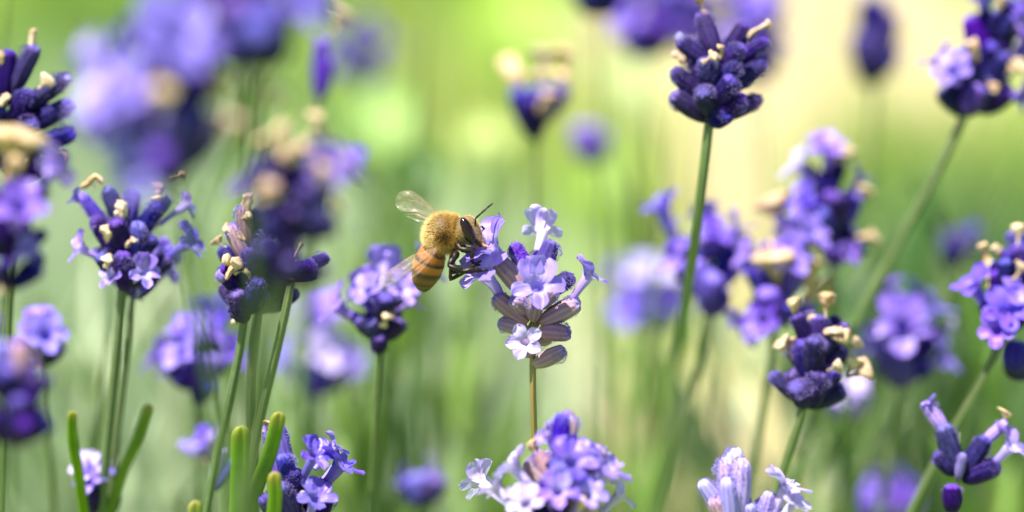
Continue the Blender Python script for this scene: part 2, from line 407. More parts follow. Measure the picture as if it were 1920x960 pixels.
def lavender(label, d, base, top, low, items, cal='dark', pet='soft', stem='green', fill=0, flen=5.2, spread=48, ptip=.35, pcor=.2,
             detail=False, group=None, sr=0.65, dtop=None, seed=0, whorl=(.0, .55, .95), lowd=None, name='lavender_flower', behind=False, lean=.6):
    r = random.Random(seed * 31 + int(base[0])); k = d * KPX
    Bp = P(base[0], base[1], d); Tp = P(top[0], top[1], d if dtop is None else dtop)
    Lp = on_y(low[0], low[1], Bp.y) if lowd is None else P(low[0], low[1], lowd)
    path = stem_path(Tp, Bp, Lp, lean)
    root = empty(name, path[-1]); prop(root, label, 'flower', group)
    place('stem', stem_mesh(path, sr * .00075, sr * .001, STEM[stem]), Matrix.Identity(4), root)
    def calyx(A, B, wd, mt, fz):
        L = (B - A).length; W = TRS(A, frame(A, B, None, r.uniform(0, 6.28)), (wd / .4, wd / .4, L))
        o = place('calyx', with_mat(r.choice(CALYX), CAL[mt]), W, root)
        if fz:
            f = place('fuzz', with_mat(r.choice(FUZZ), M_FUZZD if mt == 'dark' else M_FUZZ), W, o); f['kind'] = 'stuff'
    def corolla(A, B, size, roll, pm, kind, hint=None):
        L = (B - A).length; s = size / 7.6; f3 = frame(A, B, hint, rad(roll))
        if detail:
            me = with_mat(TUBE, PET[pm]); o = place('corolla', me, TRS(B, f3, (s, s, L / 6)), root)
            st = STAR if kind == 's' else PETALS[int(kind) if kind.isdigit() else r.randrange(4)]
            for q in st: place('petal', with_mat(q, PET[pm]), TRS(B, f3, (s, s, s)), o)
        else:
            place('corolla', with_mat(r.choice(SOFT), PET[pm]), TRS(B, f3, (s, s, max(s * .6, min(s * 1.3, L / 6)))), root)
    def withered(A, B, wd):
        L = (B - A).length; place('withered_corolla', r.choice(WITH), TRS(A, frame(A, B, None, r.uniform(0, 6.28)), (wd / .34, wd / .34, L)), root)
    for it in items:
        t = it[0]; x0, y0, x1, y1, z0, z1 = it[1:7]; A = P(x0, y0, d + z0 * .001); B = P(x1, y1, d + z1 * .001); L = (B - A).length
        ex = list(it[7:])
        if t == 'K': calyx(A, B, (ex[0] * k) if ex and ex[0] else L * .42, ex[1] if len(ex) > 1 else cal, detail)
        elif t == 'C': corolla(A, B, ex[0] * k if ex and ex[0] else .0078, ex[1] if len(ex) > 1 else 0, ex[2] if len(ex) > 2 else pet, ex[3] if len(ex) > 3 else 'r')
        elif t == 'W': withered(A, B, (ex[0] * k) if ex else L * .42) if detail else withered(A, B, min(ex[0] * k * .75 if ex else L * .36, .0044))
        elif t == 'B': place('bract', r.choice(BRACT), TRS(A, frame(A, B, None, r.uniform(0, 6.28)), (L, L, L)), root)
    ax = (Tp - Bp); La = ax.length; az = ax.normalized(); o1 = az.orthogonal().normalized(); o2 = az.cross(o1)
    if fill:
        for wi, h in enumerate(whorl):
            for q in range(fill):
                a = 2 * math.pi * (q + r.uniform(-.25, .25)) / fill + wi * .7
                out = o1 * math.cos(a) + o2 * math.sin(a)
                if behind and out.dot(fwd) < -.25: continue
                el = rad(spread * (1.15 - .55 * h) + r.uniform(-9, 9)); dr = out * math.sin(el) + az * math.cos(el)
                A = Bp + az * (La * h * .85) + out * .0006; L = flen * .001 * r.uniform(.85, 1.1); B = A + dr * L
                calyx(A, B, L * r.uniform(.36, .44), cal, detail)
                x = r.random()
                if x < ptip: withered(A + dr * L * .85, A + dr * L * r.uniform(1.2, 1.55), .0016)
                elif x < ptip + pcor: corolla(A + dr * L * .6, A + dr * L * 1.45, .0075, r.uniform(-30, 30), pet, 'r', az)
            for q in range(2):
                a = r.uniform(0, 6.28); out = o1 * math.cos(a) + o2 * math.sin(a); A = Bp + az * (La * h * .85)
                B = A + (out + az * .5) * .003
                if not (behind and out.dot(fwd) < 0): place('bract', r.choice(BRACT), TRS(A, frame(A, B, az), (.003, .003, .003)), root)
    return root
# ---------------------------------------------------------------- the flower heads
def Bk(b): return FD / (1 - b * .00502)      # distance behind the focus plane that gives a blur disc of b photo pixels
def Fr(b): return FD / (1 + b * .00502)      # the same in front of it
G_NEAR, G_FAR = 'lavender flowers near the bee', 'blurred lavender flowers behind'
# the flower the bee feeds on
lavender('pale lavender flower with open lilac blossoms that the honey bee drinks from', FD, (998, 690), (1002, 500), (1004, 900), [
    ('K', 1000, 684, 1060, 661, 0, -2.2, 30, 'mauve'), ('K', 1010, 622, 1068, 620, 0, -1.5, 33, 'mauve'), ('K', 1012, 606, 1084, 566, 0, -1, 36, 'mauve'),
    ('K', 990, 604, 926, 556, 0, -.5, 34, 'mauve'), ('K', 990, 618, 934, 606, 0, 0, 30, 'mauve'), ('K', 995, 668, 972, 640, 0, -1.5, 24, 'mauve'),
    ('K', 990, 556, 940, 482, 0, -1.2, 40, 'mauve'), ('K', 992, 520, 962, 456, .5, 1.5, 32, 'violet'), ('K', 1006, 520, 1043, 456, .5, 1.0, 36, 'violet'),
    ('K', 1010, 556, 1076, 518, .5, .5, 33, 'dark'), ('K', 1020, 596, 1085, 562, 1.5, 2, 28, 'dark'), ('K', 1002, 520, 1008, 470, 2, 3.5, 28, 'dark'),
    ('K', 1000, 600, 1000, 560, -.5, -3, 30, 'mauve'), ('K', 985, 560, 968, 520, 2, 3.5, 30, 'mauve'), ('K', 1008, 575, 1040, 545, -.2, -2.2, 32, 'mauve'),
    ('K', 992, 585, 962, 556, -.2, -2.0, 32, 'mauve'), ('K', 1004, 640, 1036, 628, 1.5, 3.2, 28, 'mauve'),
    ('B', 996, 612, 1004, 596, 0, -2), ('B', 1004, 612, 1024, 604, 0, -1.6), ('B', 990, 612, 972, 604, 0, -1.6), ('B', 998, 686, 984, 676, 0, -1),
    ('C', 1004, 560, 1008, 536, -2, -5.0, 112, 2, 'lav', '0'), ('C', 996, 650, 984, 641, -1, -4.6, 88, 24, 'pale', 's'),
    ('C', 1008, 482, 1017, 432, 3, 6.5, 92, 0, 'pale', '1'), ('C', 1070, 565, 1104, 516, 0, .3, 84, 14, 'lav', '2'),  # top blossom takes the pale petals, its backlight put into the colour
    ('C', 948, 492, 918, 462, -.6, -2.0, 122, -6, 'lav', '3'), ('C', 938, 556, 908, 510, -.3, -2.6, 118, 52, 'lav', '2')],
    cal='mauve', pet='lav', stem='tan', detail=True, group=G_NEAR, sr=.52, seed=1, lean=.2)
# bottom flower in front, its blossoms facing up
lavender('full lavender flower with many pale open blossoms, topped by one downy bud cluster', Fr(9), (1050, 1010), (1055, 840), (1050, 1100), [
    ('K', 1052, 850, 1050, 775, 0, 0, 34, 'violet'), ('K', 1058, 850, 1080, 783, .5, .5, 28, 'mauve'), ('K', 1046, 852, 1028, 790, 1, 1, 26, 'violet'), ('K', 1052, 850, 1066, 770, 2, 2.5, 28, 'mauve'),
    ('C', 1040, 836, 1020, 822, -1, -2, 36, 60, 'lav', '0'),
    ('C', 1062, 905, 1072, 868, -1, -3.6, 108, 0, 'violet', '2'), ('C', 1010, 930, 962, 876, -1, -1, 92, 24, 'pale', '3'), ('C', 1090, 940, 1146, 886, 0, 0, 100, -20, 'pale', '1'),
    ('C', 1040, 960, 1046, 922, -2, -6, 84, 0, 'lav', '0'), ('C', 980, 970, 930, 915, 1, 2, 86, 30, 'pale', '1'), ('C', 1070, 970, 1100, 930, -2, -5, 84, -10, 'lav', '3'),
    ('C', 960, 950, 900, 905, 8, 12, 92, 0, 'pale', '2'), ('C', 1120, 970, 1160, 930, 2, 2, 80, -25, 'pale', '0'), ('C', 1000, 985, 985, 945, -1, -4, 84, 10, 'pale', '2'),
    ('K', 1040, 960, 1018, 900, -1, -2.5, 34, 'dark'), ('K', 1060, 960, 1088, 896, 0, -1, 34, 'mauve'), ('K', 1030, 975, 985, 925, 0, -2, 34, 'dark'), ('K', 1070, 985, 1120, 930, 0, -1, 34, 'mauve'),
    ('K', 1050, 985, 1046, 930, -1.5, -4.5, 34, 'dark'), ('K', 1075, 900, 1122, 856, 1, 2, 30, 'mauve'), ('K', 1030, 920, 990, 860, 1, 2.5, 34, 'mauve'), ('K', 1060, 930, 1062, 880, -.5, -2, 36, 'violet'),
    ('W', 1085, 960, 1092, 930, -3, -6, 16), ('W', 1118, 880, 1132, 850, 1, 2, 16)],
    cal='mauve', pet='lav', detail=True, group=G_NEAR, fill=5, whorl=(.3, .7), behind=True, pcor=.3, ptip=.1, seed=2)
# bottom, faded buds
lavender('faded lilac flower of plump closed buds beside one upright open blossom', Fr(4), (1425, 1060), (1410, 960), (1430, 1150), [
    ('K', 1375, 970, 1352, 860, 0, 0, 38, 'pale'), ('K', 1378, 975, 1372, 842, 1, 1, 40, 'pale'), ('K', 1382, 985, 1388, 862, -.5, -1.5, 40, 'pale'), ('K', 1370, 985, 1318, 900, 1, 1.5, 34, 'pale'),
    ('K', 1372, 1010, 1366, 896, -1, -2.5, 34, 'pale'), ('K', 1400, 1000, 1440, 938, 0, 0, 36, 'pale'), ('K', 1380, 1000, 1340, 930, -1, -1.5, 36, 'mauve'), ('K', 1410, 1000, 1410, 945, 0, -1.5, 30, 'pale'),
    ('C', 1440, 985, 1474, 914, 0, -.5, 100, 8, 'pale', '2'), ('C', 1440, 1000, 1488, 946, -1, -2, 80, -30, 'pale', '3'), ('K', 1430, 1010, 1462, 950, 0, 0, 30, 'pale')],
    cal='pale', pet='pale', detail=True, group=G_NEAR, fill=4, whorl=(.3, .8), behind=True, ptip=0, pcor=.1, seed=3)
# bottom left sharp one
lavender('bright violet flower with crisp open blossoms behind the two upright green leaf tips', Fr(2), (560, 1080), (565, 900), (560, 1200), [
    ('C', 560, 905, 590, 856, -1, -3, 84, -12, 'violet', '0'), ('C', 575, 975, 592, 936, -2, -4.5, 84, -8, 'violet', '3'), ('C', 590, 880, 628, 838, 1, 2, 64, -30, 'lav', '2'), ('C', 600, 905, 634, 868, 1, 2, 62, -40, 'lav', '1'),
    ('K', 548, 930, 520, 792, 0, .5, 32, 'violet'), ('K', 540, 960, 500, 800, 0, .5, 26, 'violet'), ('K', 552, 960, 552, 880, -1, -2, 36, 'dark'), ('K', 548, 1000, 496, 926, -1, -2, 38, 'dark'),
    ('K', 560, 990, 530, 905, -1.4, -3.4, 34, 'dark'), ('K', 572, 960, 606, 900, 0, 0, 34, 'dark'), ('K', 550, 930, 535, 850, -.5, -1, 34, 'violet'), ('K', 578, 1000, 622, 925, 0, 0, 34, 'dark'),
    ('W', 556, 940, 566, 918, -2, -4, 12), ('W', 496, 812, 500, 788, .5, .5, 12)],
    pet='violet', detail=True, group=G_NEAR, fill=5, whorl=(.35, .8), behind=True, ptip=.1, pcor=.2, seed=4)
# top right dark head, near focus
lavender('dark purple budding flower on one tall bare stem above the blurred blossoms', Bk(8), (1330, 238), (1350, 70), (1250, 800), [
    ('K', 1330, 225, 1258, 178, 0, -1), ('K', 1335, 226, 1428, 184, 0, 0, 32), ('K', 1333, 232, 1362, 205, -1, -3.5, 40), ('K', 1332, 195, 1262, 130, 0, 0, 36), ('K', 1340, 190, 1322, 110, -1, -3, 36),
    ('K', 1342, 180, 1385, 115, -1, -3, 36), ('K', 1345, 180, 1436, 120, 0, 1, 34), ('K', 1340, 130, 1278, 72, 0, 1, 34), ('K', 1345, 110, 1318, 22, 0, 1.5, 36), ('K', 1355, 120, 1400, 50, 1, 2, 34),
    ('K', 1352, 130, 1442, 80, 1, 1, 30), ('K', 1340, 200, 1380, 150, -2, -5, 38), ('K', 1332, 215, 1318, 165, -1.5, -5, 38), ('K', 1350, 130, 1390, 85, -1, -3, 34), ('K', 1336, 215, 1400, 190, -2, -4, 34),
    ('W', 1322, 30, 1306, -8, 1.5, 1.5, 20), ('W', 1400, 70, 1438, 34, 1, 1, 16), ('W', 1318, 118, 1338, 100, -3, -4.5, 18), ('W', 1282, 120, 1268, 92, 0, 0, 18), ('W', 1352, 110, 1362, 88, -2, -3, 16),
    ('K', 1268, 82, 1282, 68, .6, 1, 22, 'pale'), ('K', 1395, 165, 1408, 150, 1, .5, 14, 'pale')],
    detail=True, fill=5, whorl=(.15, .5, .8), behind=True, ptip=.25, pcor=0, seed=5, group=G_NEAR, sr=.8, lowd=Bk(52))
# top left edge
lavender('dark purple flower with pale tipped buds reaching out over a thin stem', Bk(9), (28, 350), (20, 110), (14, 620), [
    ('K', 20, 180, 62, 84, 0, 0, 34), ('K', 30, 215, 128, 140, 0, 0, 34), ('K', 30, 250, 136, 196, 0, -.5, 36), ('K', 35, 290, 138, 243, 0, 0, 38), ('K', 30, 345, 84, 300, 0, -1, 36), ('K', 10, 200, 12, 95, 0, 0, 36),
    ('K', 10, 230, -40, 150, 0, 0, 36), ('K', 15, 300, -40, 240, 0, 0, 36), ('K', 20, 240, 50, 170, -1, -3, 36), ('K', 22, 270, 62, 222, -1, -4, 36), ('K', 25, 330, 30, 262, -1.5, -4, 36),
    ('W', 60, 92, 58, 54, 0, 0, 16), ('W', 72, 166, 92, 146, -2, -3, 22), ('W', 4, 128, 4, 96, -1, -1.5, 18), ('W', 78, 292, 124, 298, -1, -1, 18), ('W', 0, 196, 12, 182, -3, -4, 18),
    ('K', 122, 152, 134, 144, 0, 0, 18, 'pale'), ('K', 120, 206, 140, 192, 0, -.5, 20, 'pale'), ('K', 126, 252, 142, 242, 0, 0, 18, 'pale')],
    detail=True, fill=5, whorl=(.1, .5, .85), behind=True, ptip=.2, pcor=0, seed=6, group=G_NEAR)
# left head with two stems
lavender('violet flower with curled tan petals and open side blossoms, on thicker of two close stems', Bk(8), (230, 540), (238, 375), (196, 900), [
    ('K', 232, 470, 150, 365, 0, 0, 26, 'violet'), ('K', 232, 430, 200, 352, 0, 0, 32), ('K', 228, 490, 178, 405, -1, -2, 36), ('K', 235, 480, 214, 410, -2, -4.5, 36), ('K', 238, 500, 262, 420, -1, -3, 36, 'violet'),
    ('K', 240, 470, 296, 378, 0, 0, 34), ('K', 235, 540, 196, 470, -1, -3, 38), ('K', 235, 545, 226, 478, -2, -5, 38), ('K', 240, 535, 320, 480, 0, 0, 34), ('K', 240, 500, 285, 440, -1, -2, 34), ('K', 236, 440, 250, 352, 1, 2, 32, 'violet'),
    ('K', 236, 455, 318, 370, 1, 2, 30, 'violet'),
    ('W', 178, 352, 196, 338, 0, 0, 16), ('W', 152, 352, 184, 336, 0, -.3, 16), ('W', 222, 410, 232, 382, -3, -4, 24), ('W', 296, 372, 304, 340, 0, 0, 22), ('W', 300, 400, 296, 366, 0, 0, 20), ('W', 200, 455, 208, 434, -3, -5, 22), ('W', 200, 500, 198, 484, -4, -5.5, 18), ('W', 236, 462, 246, 440, -4, -5, 16), ('W', 320, 332, 340, 322, 3, 4, 18),
    ('C', 172, 395, 142, 372, 0, 0, 44, 0, 'violet', '1'), ('C', 195, 490, 152, 466, -1, -2, 72, 20, 'lav', '2'), ('C', 300, 490, 352, 458, 0, -1, 84, -10, 'violet', '3'), ('C', 244, 530, 268, 510, -2, -5, 74, 0, 'lav', '0'), ('C', 232, 545, 208, 522, -2, -4, 60, 30, 'lav', '1'), ('C', 300, 420, 345, 388, 2, 4, 60, 0, 'lav', '0')],
    detail=True, fill=5, whorl=(.2, .6), behind=True, ptip=.2, pcor=.1, seed=7, group=G_NEAR, sr=.78)
lavender('slim violet flower hidden behind the curled tan petals, on a paler second stem', Bk(11), (250, 566), (262, 440), (216, 860), [
    ('K', 252, 560, 300, 500, -.5, -1, 34), ('K', 252, 560, 268, 480, -1, -2, 32, 'violet'), ('K', 250, 540, 330, 470, 0, 0, 30, 'violet'), ('C', 256, 560, 264, 536, -2, -4, 50, 0, 'violet', '2')],
    detail=True, fill=4, whorl=(.1, .6), behind=True, ptip=.1, pcor=.1, seed=8, group=G_NEAR, sr=.6)
# the tufted tan one, middle left
lavender('dark flower with papery crumpled tan petals along one side, on a leaning stem', Bk(4), (458, 600), (474, 400), (398, 900), [
    ('W', 466, 410, 456, 362, -1, -1.5, 26), ('W', 450, 412, 470, 395, -1, -2, 18), ('W', 460, 446, 418, 440, -1, -2, 24), ('W', 446, 500, 416, 490, -2, -3, 18), ('W', 430, 520, 448, 486, -2, -3.5, 18), ('W', 440, 512, 464, 500, -2, -3.5, 18), ('W', 424, 524, 434, 500, -2.5, -3.5, 12),
    ('K', 470, 500, 432, 420, 0, -1, 34, 'mauve'), ('K', 465, 560, 414, 500, 0, -1, 36, 'dark'), ('K', 460, 605, 440, 545, -1, -2.5, 38), ('K', 468, 470, 450, 385, 0, -1, 32, 'mauve'), ('K', 462, 590, 486, 520, -1, -3, 36), ('K', 466, 540, 470, 470, -1, -3.5, 36), ('K', 470, 500, 500, 430, 0, -1, 34),
    ('K', 424, 524, 406, 514, -1.5, -2, 22, 'pale'), ('K', 460, 600, 432, 574, -.5, -1.6, 30), ('W', 456, 606, 432, 602, 0, -1, 10), ('K', 470, 560, 506, 480, .5, .5, 34), ('K', 474, 460, 490, 390, .5, 1, 32)],
    detail=True, fill=5, whorl=(.1, .45, .8), behind=True, ptip=.2, pcor=.0, seed=9, group=G_NEAR, sr=.7)
lavender('stem holding one downy violet bud out to its side, behind the tufted tan flower', Bk(3), (548, 520), (556, 470), (488, 780), [
    ('K', 536, 512, 594, 502, -.5, -.8, 38, 'violet'), ('W', 550, 486, 562, 452, -.5, -.5, 12), ('K', 545, 530, 532, 460, 0, 0, 32), ('K', 544, 525, 520, 470, 0, 1, 34)], detail=True, fill=3, whorl=(.2,), behind=True, ptip=0, pcor=0, seed=10, group=G_NEAR, sr=.75)
lavender('straight dark stem with a small purple head, between the two leaning stems', Bk(6), (484, 590), (505, 480), (474, 960), [
    ('K', 486, 585, 540, 530, 0, 0, 38), ('K', 486, 580, 516, 500, -1, -3, 38), ('K', 488, 560, 550, 480, 0, 0, 36), ('K', 488, 560, 480, 480, -1, -2, 36)], fill=5, whorl=(.1, .6), ptip=.1, pcor=0, seed=11, group=G_NEAR, sr=.85, stem='dark')
# blurred, in front of it
lavender('soft purple flower with cream spent tips, looming over the tufted tan flower', Fr(42), (520, 540), (575, 270), (478, 800), [
    ('W', 545, 300, 500, 258, -3, -4, 60), ('W', 545, 300, 570, 262, -2, -2, 40), ('C', 580, 360, 612, 318, -2, -5, 110, 0, 'soft'), ('C', 590, 350, 655, 320, 2, 4, 90, 0, 'soft'), ('W', 600, 350, 620, 316, -5, -8, 40),
    ('K', 545, 420, 500, 340, -1, -3), ('K', 550, 430, 570, 350, -2, -5), ('K', 555, 440, 630, 425, 0, -1, 36), ('K', 540, 480, 500, 400, -1, -2), ('K', 550, 410, 620, 360, 0, 0, 44, 'violet'), ('W', 520, 380, 500, 350, -4, -6, 46), ('K', 530, 520, 560, 450, -2, -4), ('K', 525, 530, 490, 460, -1, -3),
    ('C', 570, 420, 590, 405, -4, -7, 40, 0, 'soft')],
    fill=6, whorl=(.05, .4, .75), ptip=.25, pcor=.1, seed=12, group='lavender flowers blurred in front', sr=.7)
lavender('largest soft flower head, pale lilac blossoms above dark buds and peach spent tips', Fr(62), (330, 330), (310, 40), (430, 900), [
    ('C', 260, 190, 205, 105, 0, 0, 170, 20, 'soft'), ('C', 260, 250, 215, 190, -3, -6, 190, 10, 'soft'), ('C', 300, 140, 330, 75, -2, -5, 210, 0, 'soft'), ('C', 240, 250, 190, 230, 0, 2, 120, 60, 'soft'),
    ('K', 320, 300, 250, 205, -2, -6, 70), ('K', 330, 320, 330, 215, -3, -8, 74), ('K', 330, 320, 400, 225, -1, -3, 70), ('K', 320, 200, 290, 100, 0, 0, 70, 'violet'), ('K', 325, 220, 390, 120, 0, 0, 70, 'violet'), ('K', 330, 330, 250, 290, 0, -2, 76), ('K', 330, 340, 300, 270, -3, -8, 70),
    ('K', 320, 240, 380, 180, 0, 0, 70, 'violet'), ('C', 300, 330, 262, 312, -2, -6, 140, 30, 'violet'), ('C', 340, 130, 420, 90, 0, 0, 170, 0, 'violet'), ('C', 250, 150, 180, 130, 0, -2, 150, 0, 'pale'), ('K', 300, 345, 235, 300, 0, 0, 90, 'violet'),
    ('W', 390, 260, 420, 210, -3, -4, 90), ('W', 400, 200, 418, 140, -1, -1, 60), ('W', 300, 215, 318, 175, -8, -10, 44)],
    fill=5, whorl=(.1, .45, .8), flen=6.6, ptip=.1, pcor=.12, seed=13, group='lavender flowers blurred in front', sr=.6, lean=.5)
lavender('soft flower near black underneath with lilac blossoms, touching the largest soft flower head', Fr(60), (468, 120), (450, -140), (474, 760), [
    ('K', 465, 100, 440, 0, -2, -6, 80), ('K', 470, 100, 500, 10, -2, -6, 80), ('K', 462, 120, 400, 40, 0, 0, 80), ('K', 475, 120, 540, 60, 0, 0, 76), ('C', 500, 60, 555, 10, -2, -4, 150, 0, 'soft'), ('C', 440, 10, 380, -30, 0, 0, 150, 20, 'soft'),
    ('W', 490, 170, 515, 110, 0, 0, 46), ('W', 500, 215, 516, 160, 0, 0, 46), ('K', 466, 120, 470, 40, -4, -9, 80), ('C', 530, 50, 590, 0, 0, 2, 130, 0, 'soft')],
    fill=6, whorl=(.1, .4, .7), ptip=.05, pcor=.0, seed=14, group='lavender flowers blurred in front', sr=.5, stem='dark')
lavender('bare grey purple stem tip with two round cream spent petals', Bk(34), (596, 190), (608, 50), (578, 520), [
    ('W', 625, 60, 648, 20, 0, 0, 62), ('W', 600, 260, 616, 212, -2, -3, 62), ('K', 598, 190, 606, 70, 0, 0, 30, 'violet'), ('K', 598, 190, 622, 110, 0, 0, 26, 'violet')], fill=0, seed=15, group=G_FAR, sr=.9)
# left edge blurred
lavender('soft near black purple flower with a big beige spent clump, below the pale tipped buds', Fr(26), (10, 560), (30, 300), (0, 900), [
    ('W', 20, 340, 28, 250, -2, -4, 120), ('W', 40, 300, 60, 250, -2, -3, 70), ('K', 20, 440, 52, 345, 0, 0, 60), ('K', 14, 470, 20, 370, -2, -4, 60), ('K', 12, 480, 48, 420, -1, -3, 56), ('K', 10, 440, -40, 360, 0, 0, 60), ('C', 20, 500, 48, 470, -2, -4, 60, 0, 'soft')],
    fill=5, whorl=(.1, .35, .7), ptip=.2, pcor=.1, seed=16, group='lavender flowers blurred in front', sr=.55)
lavender('soft dusky purple flower of packed buds beside a small pale lilac blossom', Fr(34), (24, 830), (30, 650), (20, 1100), [
    ('K', 26, 760, 56, 680, 0, 0, 40), ('K', 24, 770, 20, 690, -1, -3, 42), ('K', 26, 820, 76, 765, 0, 0, 40, 'violet'), ('K', 20, 820, -30, 760, 0, 0, 40), ('K', 28, 720, 40, 640, 0, 0, 40, 'mauve'), ('K', 26, 720, 8, 640, 0, 0, 40, 'violet'), ('K', 26, 800, 60, 725, -1, -2, 42), ('K', 24, 820, 30, 745, -2, -4, 42), ('K', 26, 740, 62, 660, 1, 2, 38, 'mauve')],
    fill=6, whorl=(.0, .5), ptip=.0, pcor=.0, seed=17, group='lavender flowers blurred in front', sr=.5)
lavender('small pale lilac blossom on a thin stem near the dusky purple flower', Bk(20), (80, 690), (78, 610), (100, 960), [
    ('C', 80, 640, 74, 606, 0, -2, 80, 10, 'soft'), ('C', 78, 660, 58, 628, 0, -2, 60, 30, 'soft'), ('K', 80, 680, 84, 620, 0, -1, 40, 'violet')], fill=3, whorl=(.1,), ptip=0, pcor=.2, seed=18, group=G_FAR, sr=.6)
# mid blurred, left half
lavender('soft violet flower with drooping dark buds, behind the pair of close stems', Bk(26), (370, 745), (365, 610), (378, 1000), [
    ('C', 360, 660, 345, 620, -1, -3, 80, 0, 'soft'), ('C', 370, 660, 398, 630, 0, -1, 70, 0, 'soft'), ('C', 380, 690, 410, 655, 0, 0, 60, 0, 'soft'), ('K', 366, 720, 312, 680, 0, -1, 44), ('K', 368, 730, 360, 660, -2, -5, 46, 'violet'), ('K', 370, 730, 410, 670, -1, -2, 40, 'violet'), ('K', 372, 755, 384, 715, -2, -4, 40), ('K', 368, 700, 330, 650, 0, 0, 40, 'violet'), ('K', 366, 725, 335, 700, -2, -3, 38)],
    fill=5, whorl=(.2, .6), ptip=.05, pcor=.3, seed=19, group=G_FAR)
lavender('soft flower with two pale round lilac blossoms, one above the other, over dusky buds', Bk(44), (592, 735), (600, 570), (588, 1000), [
    ('C', 598, 640, 602, 585, 0, -3, 110, 0, 'soft'), ('C', 596, 690, 606, 662, -2, -5, 118, 0, 'pale'), ('C', 590, 620, 600, 560, 2, 2, 90, 0, 'soft'), ('K', 592, 735, 560, 690, 0, 0, 46, 'violet'), ('K', 592, 735, 600, 680, -2, -4, 50), ('K', 594, 735, 640, 690, 0, 0, 46, 'violet'), ('K', 592, 745, 585, 700, -2, -3, 50)],
    fill=4, whorl=(.1, .5), cal='violet', ptip=0, pcor=.5, seed=20, group=G_FAR)
lavender('small lilac flower over dark lower buds, beneath the bee wing tip', Bk(13), (712, 650), (720, 510), (694, 960), [
    ('C', 715, 580, 690, 545, -1, -3, 82, 10, 'lav'), ('C', 722, 580, 752, 545, -1, -3, 82, -10, 'lav'), ('C', 718, 540, 722, 505, 1, 3, 76, 0, 'lav'), ('K', 718, 600, 720, 550, -3, -6, 40), ('K', 714, 635, 672, 592, 0, -1, 36), ('K', 716, 635, 752, 596, 0, -1, 36), ('K', 712, 660, 708, 630, -1, -3, 34), ('K', 716, 560, 670, 540, 0, 0, 34, 'violet'),
    ('W', 718, 610, 726, 585, -4, -6, 26), ('C', 724, 590, 772, 568, 0, 0, 56, -20, 'lav'), ('C', 706, 590, 664, 556, 0, 0, 56, 20, 'lav'), ('K', 716, 640, 690, 600, -1, -3, 34)],
    fill=5, whorl=(.2, .6), behind=True, ptip=.1, pcor=.3, seed=21, group=G_FAR, sr=.5)
lavender('small lilac tuft and one near black bud in front of the paired close stems', Bk(14), (178, 975), (170, 890), (184, 1100), [
    ('C', 172, 930, 162, 882, 0, -3, 74, 0, 'pale'), ('C', 176, 935, 186, 888, -1, -3, 64, 0, 'soft'), ('C', 172, 940, 166, 905, -2, -5, 60, 0, 'soft'), ('K', 174, 965, 150, 915, 0, -1, 30, 'violet'), ('K', 176, 960, 172, 905, -2, -4, 30), ('C', 172, 935, 150, 905, 0, -1, 40, 20, 'soft'), ('K', 205, 970, 216, 922, 0, 0, 26)], fill=0, seed=22, group=G_FAR, lowd=Bk(4))
lavender('tiny faint blue bud cluster behind the upright green leaf tips', Bk(24), (392, 860), (384, 820), (396, 1100), [('C', 390, 850, 384, 822, 0, -2, 50, 0, 'soft'), ('K', 392, 860, 376, 830, 0, 0, 30, 'pale')], fill=3, whorl=(.2,), cal='pale', ptip=0, pcor=.2, seed=23, group=G_FAR, sr=.5)
lavender('narrow faded lilac bud beside the wide upright green leaf', Bk(10), (398, 925), (425, 840), (380, 1100), [('K', 398, 915, 420, 840, 0, 0, 26, 'pale'), ('K', 402, 920, 440, 860, 0, 0, 20, 'violet')], fill=0, seed=24, group=G_FAR, sr=.5)
lavender('soft dark violet flower between the crisp violet one and the full pale one', Bk(34), (786, 955), (786, 880), (790, 1100), [('K', 786, 950, 776, 890, -1, -2, 56, 'violet'), ('K', 786, 950, 806, 890, -1, -2, 56), ('C', 780, 910, 756, 895, 0, 0, 60, 0, 'soft'), ('C', 790, 900, 815, 880, 2, 2, 70, 0, 'soft')], fill=4, whorl=(.2,), ptip=0, pcor=.3, seed=25, group=G_FAR)
# top middle
lavender('soft flower with one long dark bud and three pale round spent tips', Bk(38), (1010, 262), (1016, 140), (1012, 640), [
    ('K', 1010, 262, 972, 165, 0, 0, 50), ('K', 1012, 250, 985, 180, -1, -3, 46), ('K', 1014, 230, 1052, 155, 0, 0, 44, 'violet'), ('K', 1012, 230, 1016, 160, -1, -2, 46, 'violet'), ('W', 972, 160, 958, 100, 0, 0, 60), ('W', 1014, 150, 1018, 90, 0, 0, 70), ('W', 1050, 150, 1076, 96, 0, 0, 56), ('W', 1018, 210, 1020, 165, -4, -5, 50)], fill=0, seed=26, group=G_FAR, sr=.38)
lavender('faint grey blue bud far behind, under the three pale spent tips', Bk(62), (1114, 330), (1110, 250), (1120, 600), [('K', 1112, 310, 1108, 232, 0, 0, 66, 'violet'), ('K', 1112, 310, 1125, 240, 0, 0, 50, 'pale')], fill=0, seed=27, group=G_FAR, sr=.4)
lavender('dark dusky flower beside the broad soft violet one, beyond the tan ground', Bk(48), (1122, 30), (1118, -60), (1128, 300), [('K', 1122, 30, 1090, -40, 0, 0, 60), ('K', 1122, 30, 1124, -40, -2, -3, 64), ('K', 1122, 30, 1150, -30, 0, 0, 60), ('C', 1150, -10, 1180, -20, 0, 0, 80, 0, 'soft')], fill=5, whorl=(.1, .6), ptip=0, pcor=.1, seed=28, group=G_FAR, sr=.3)
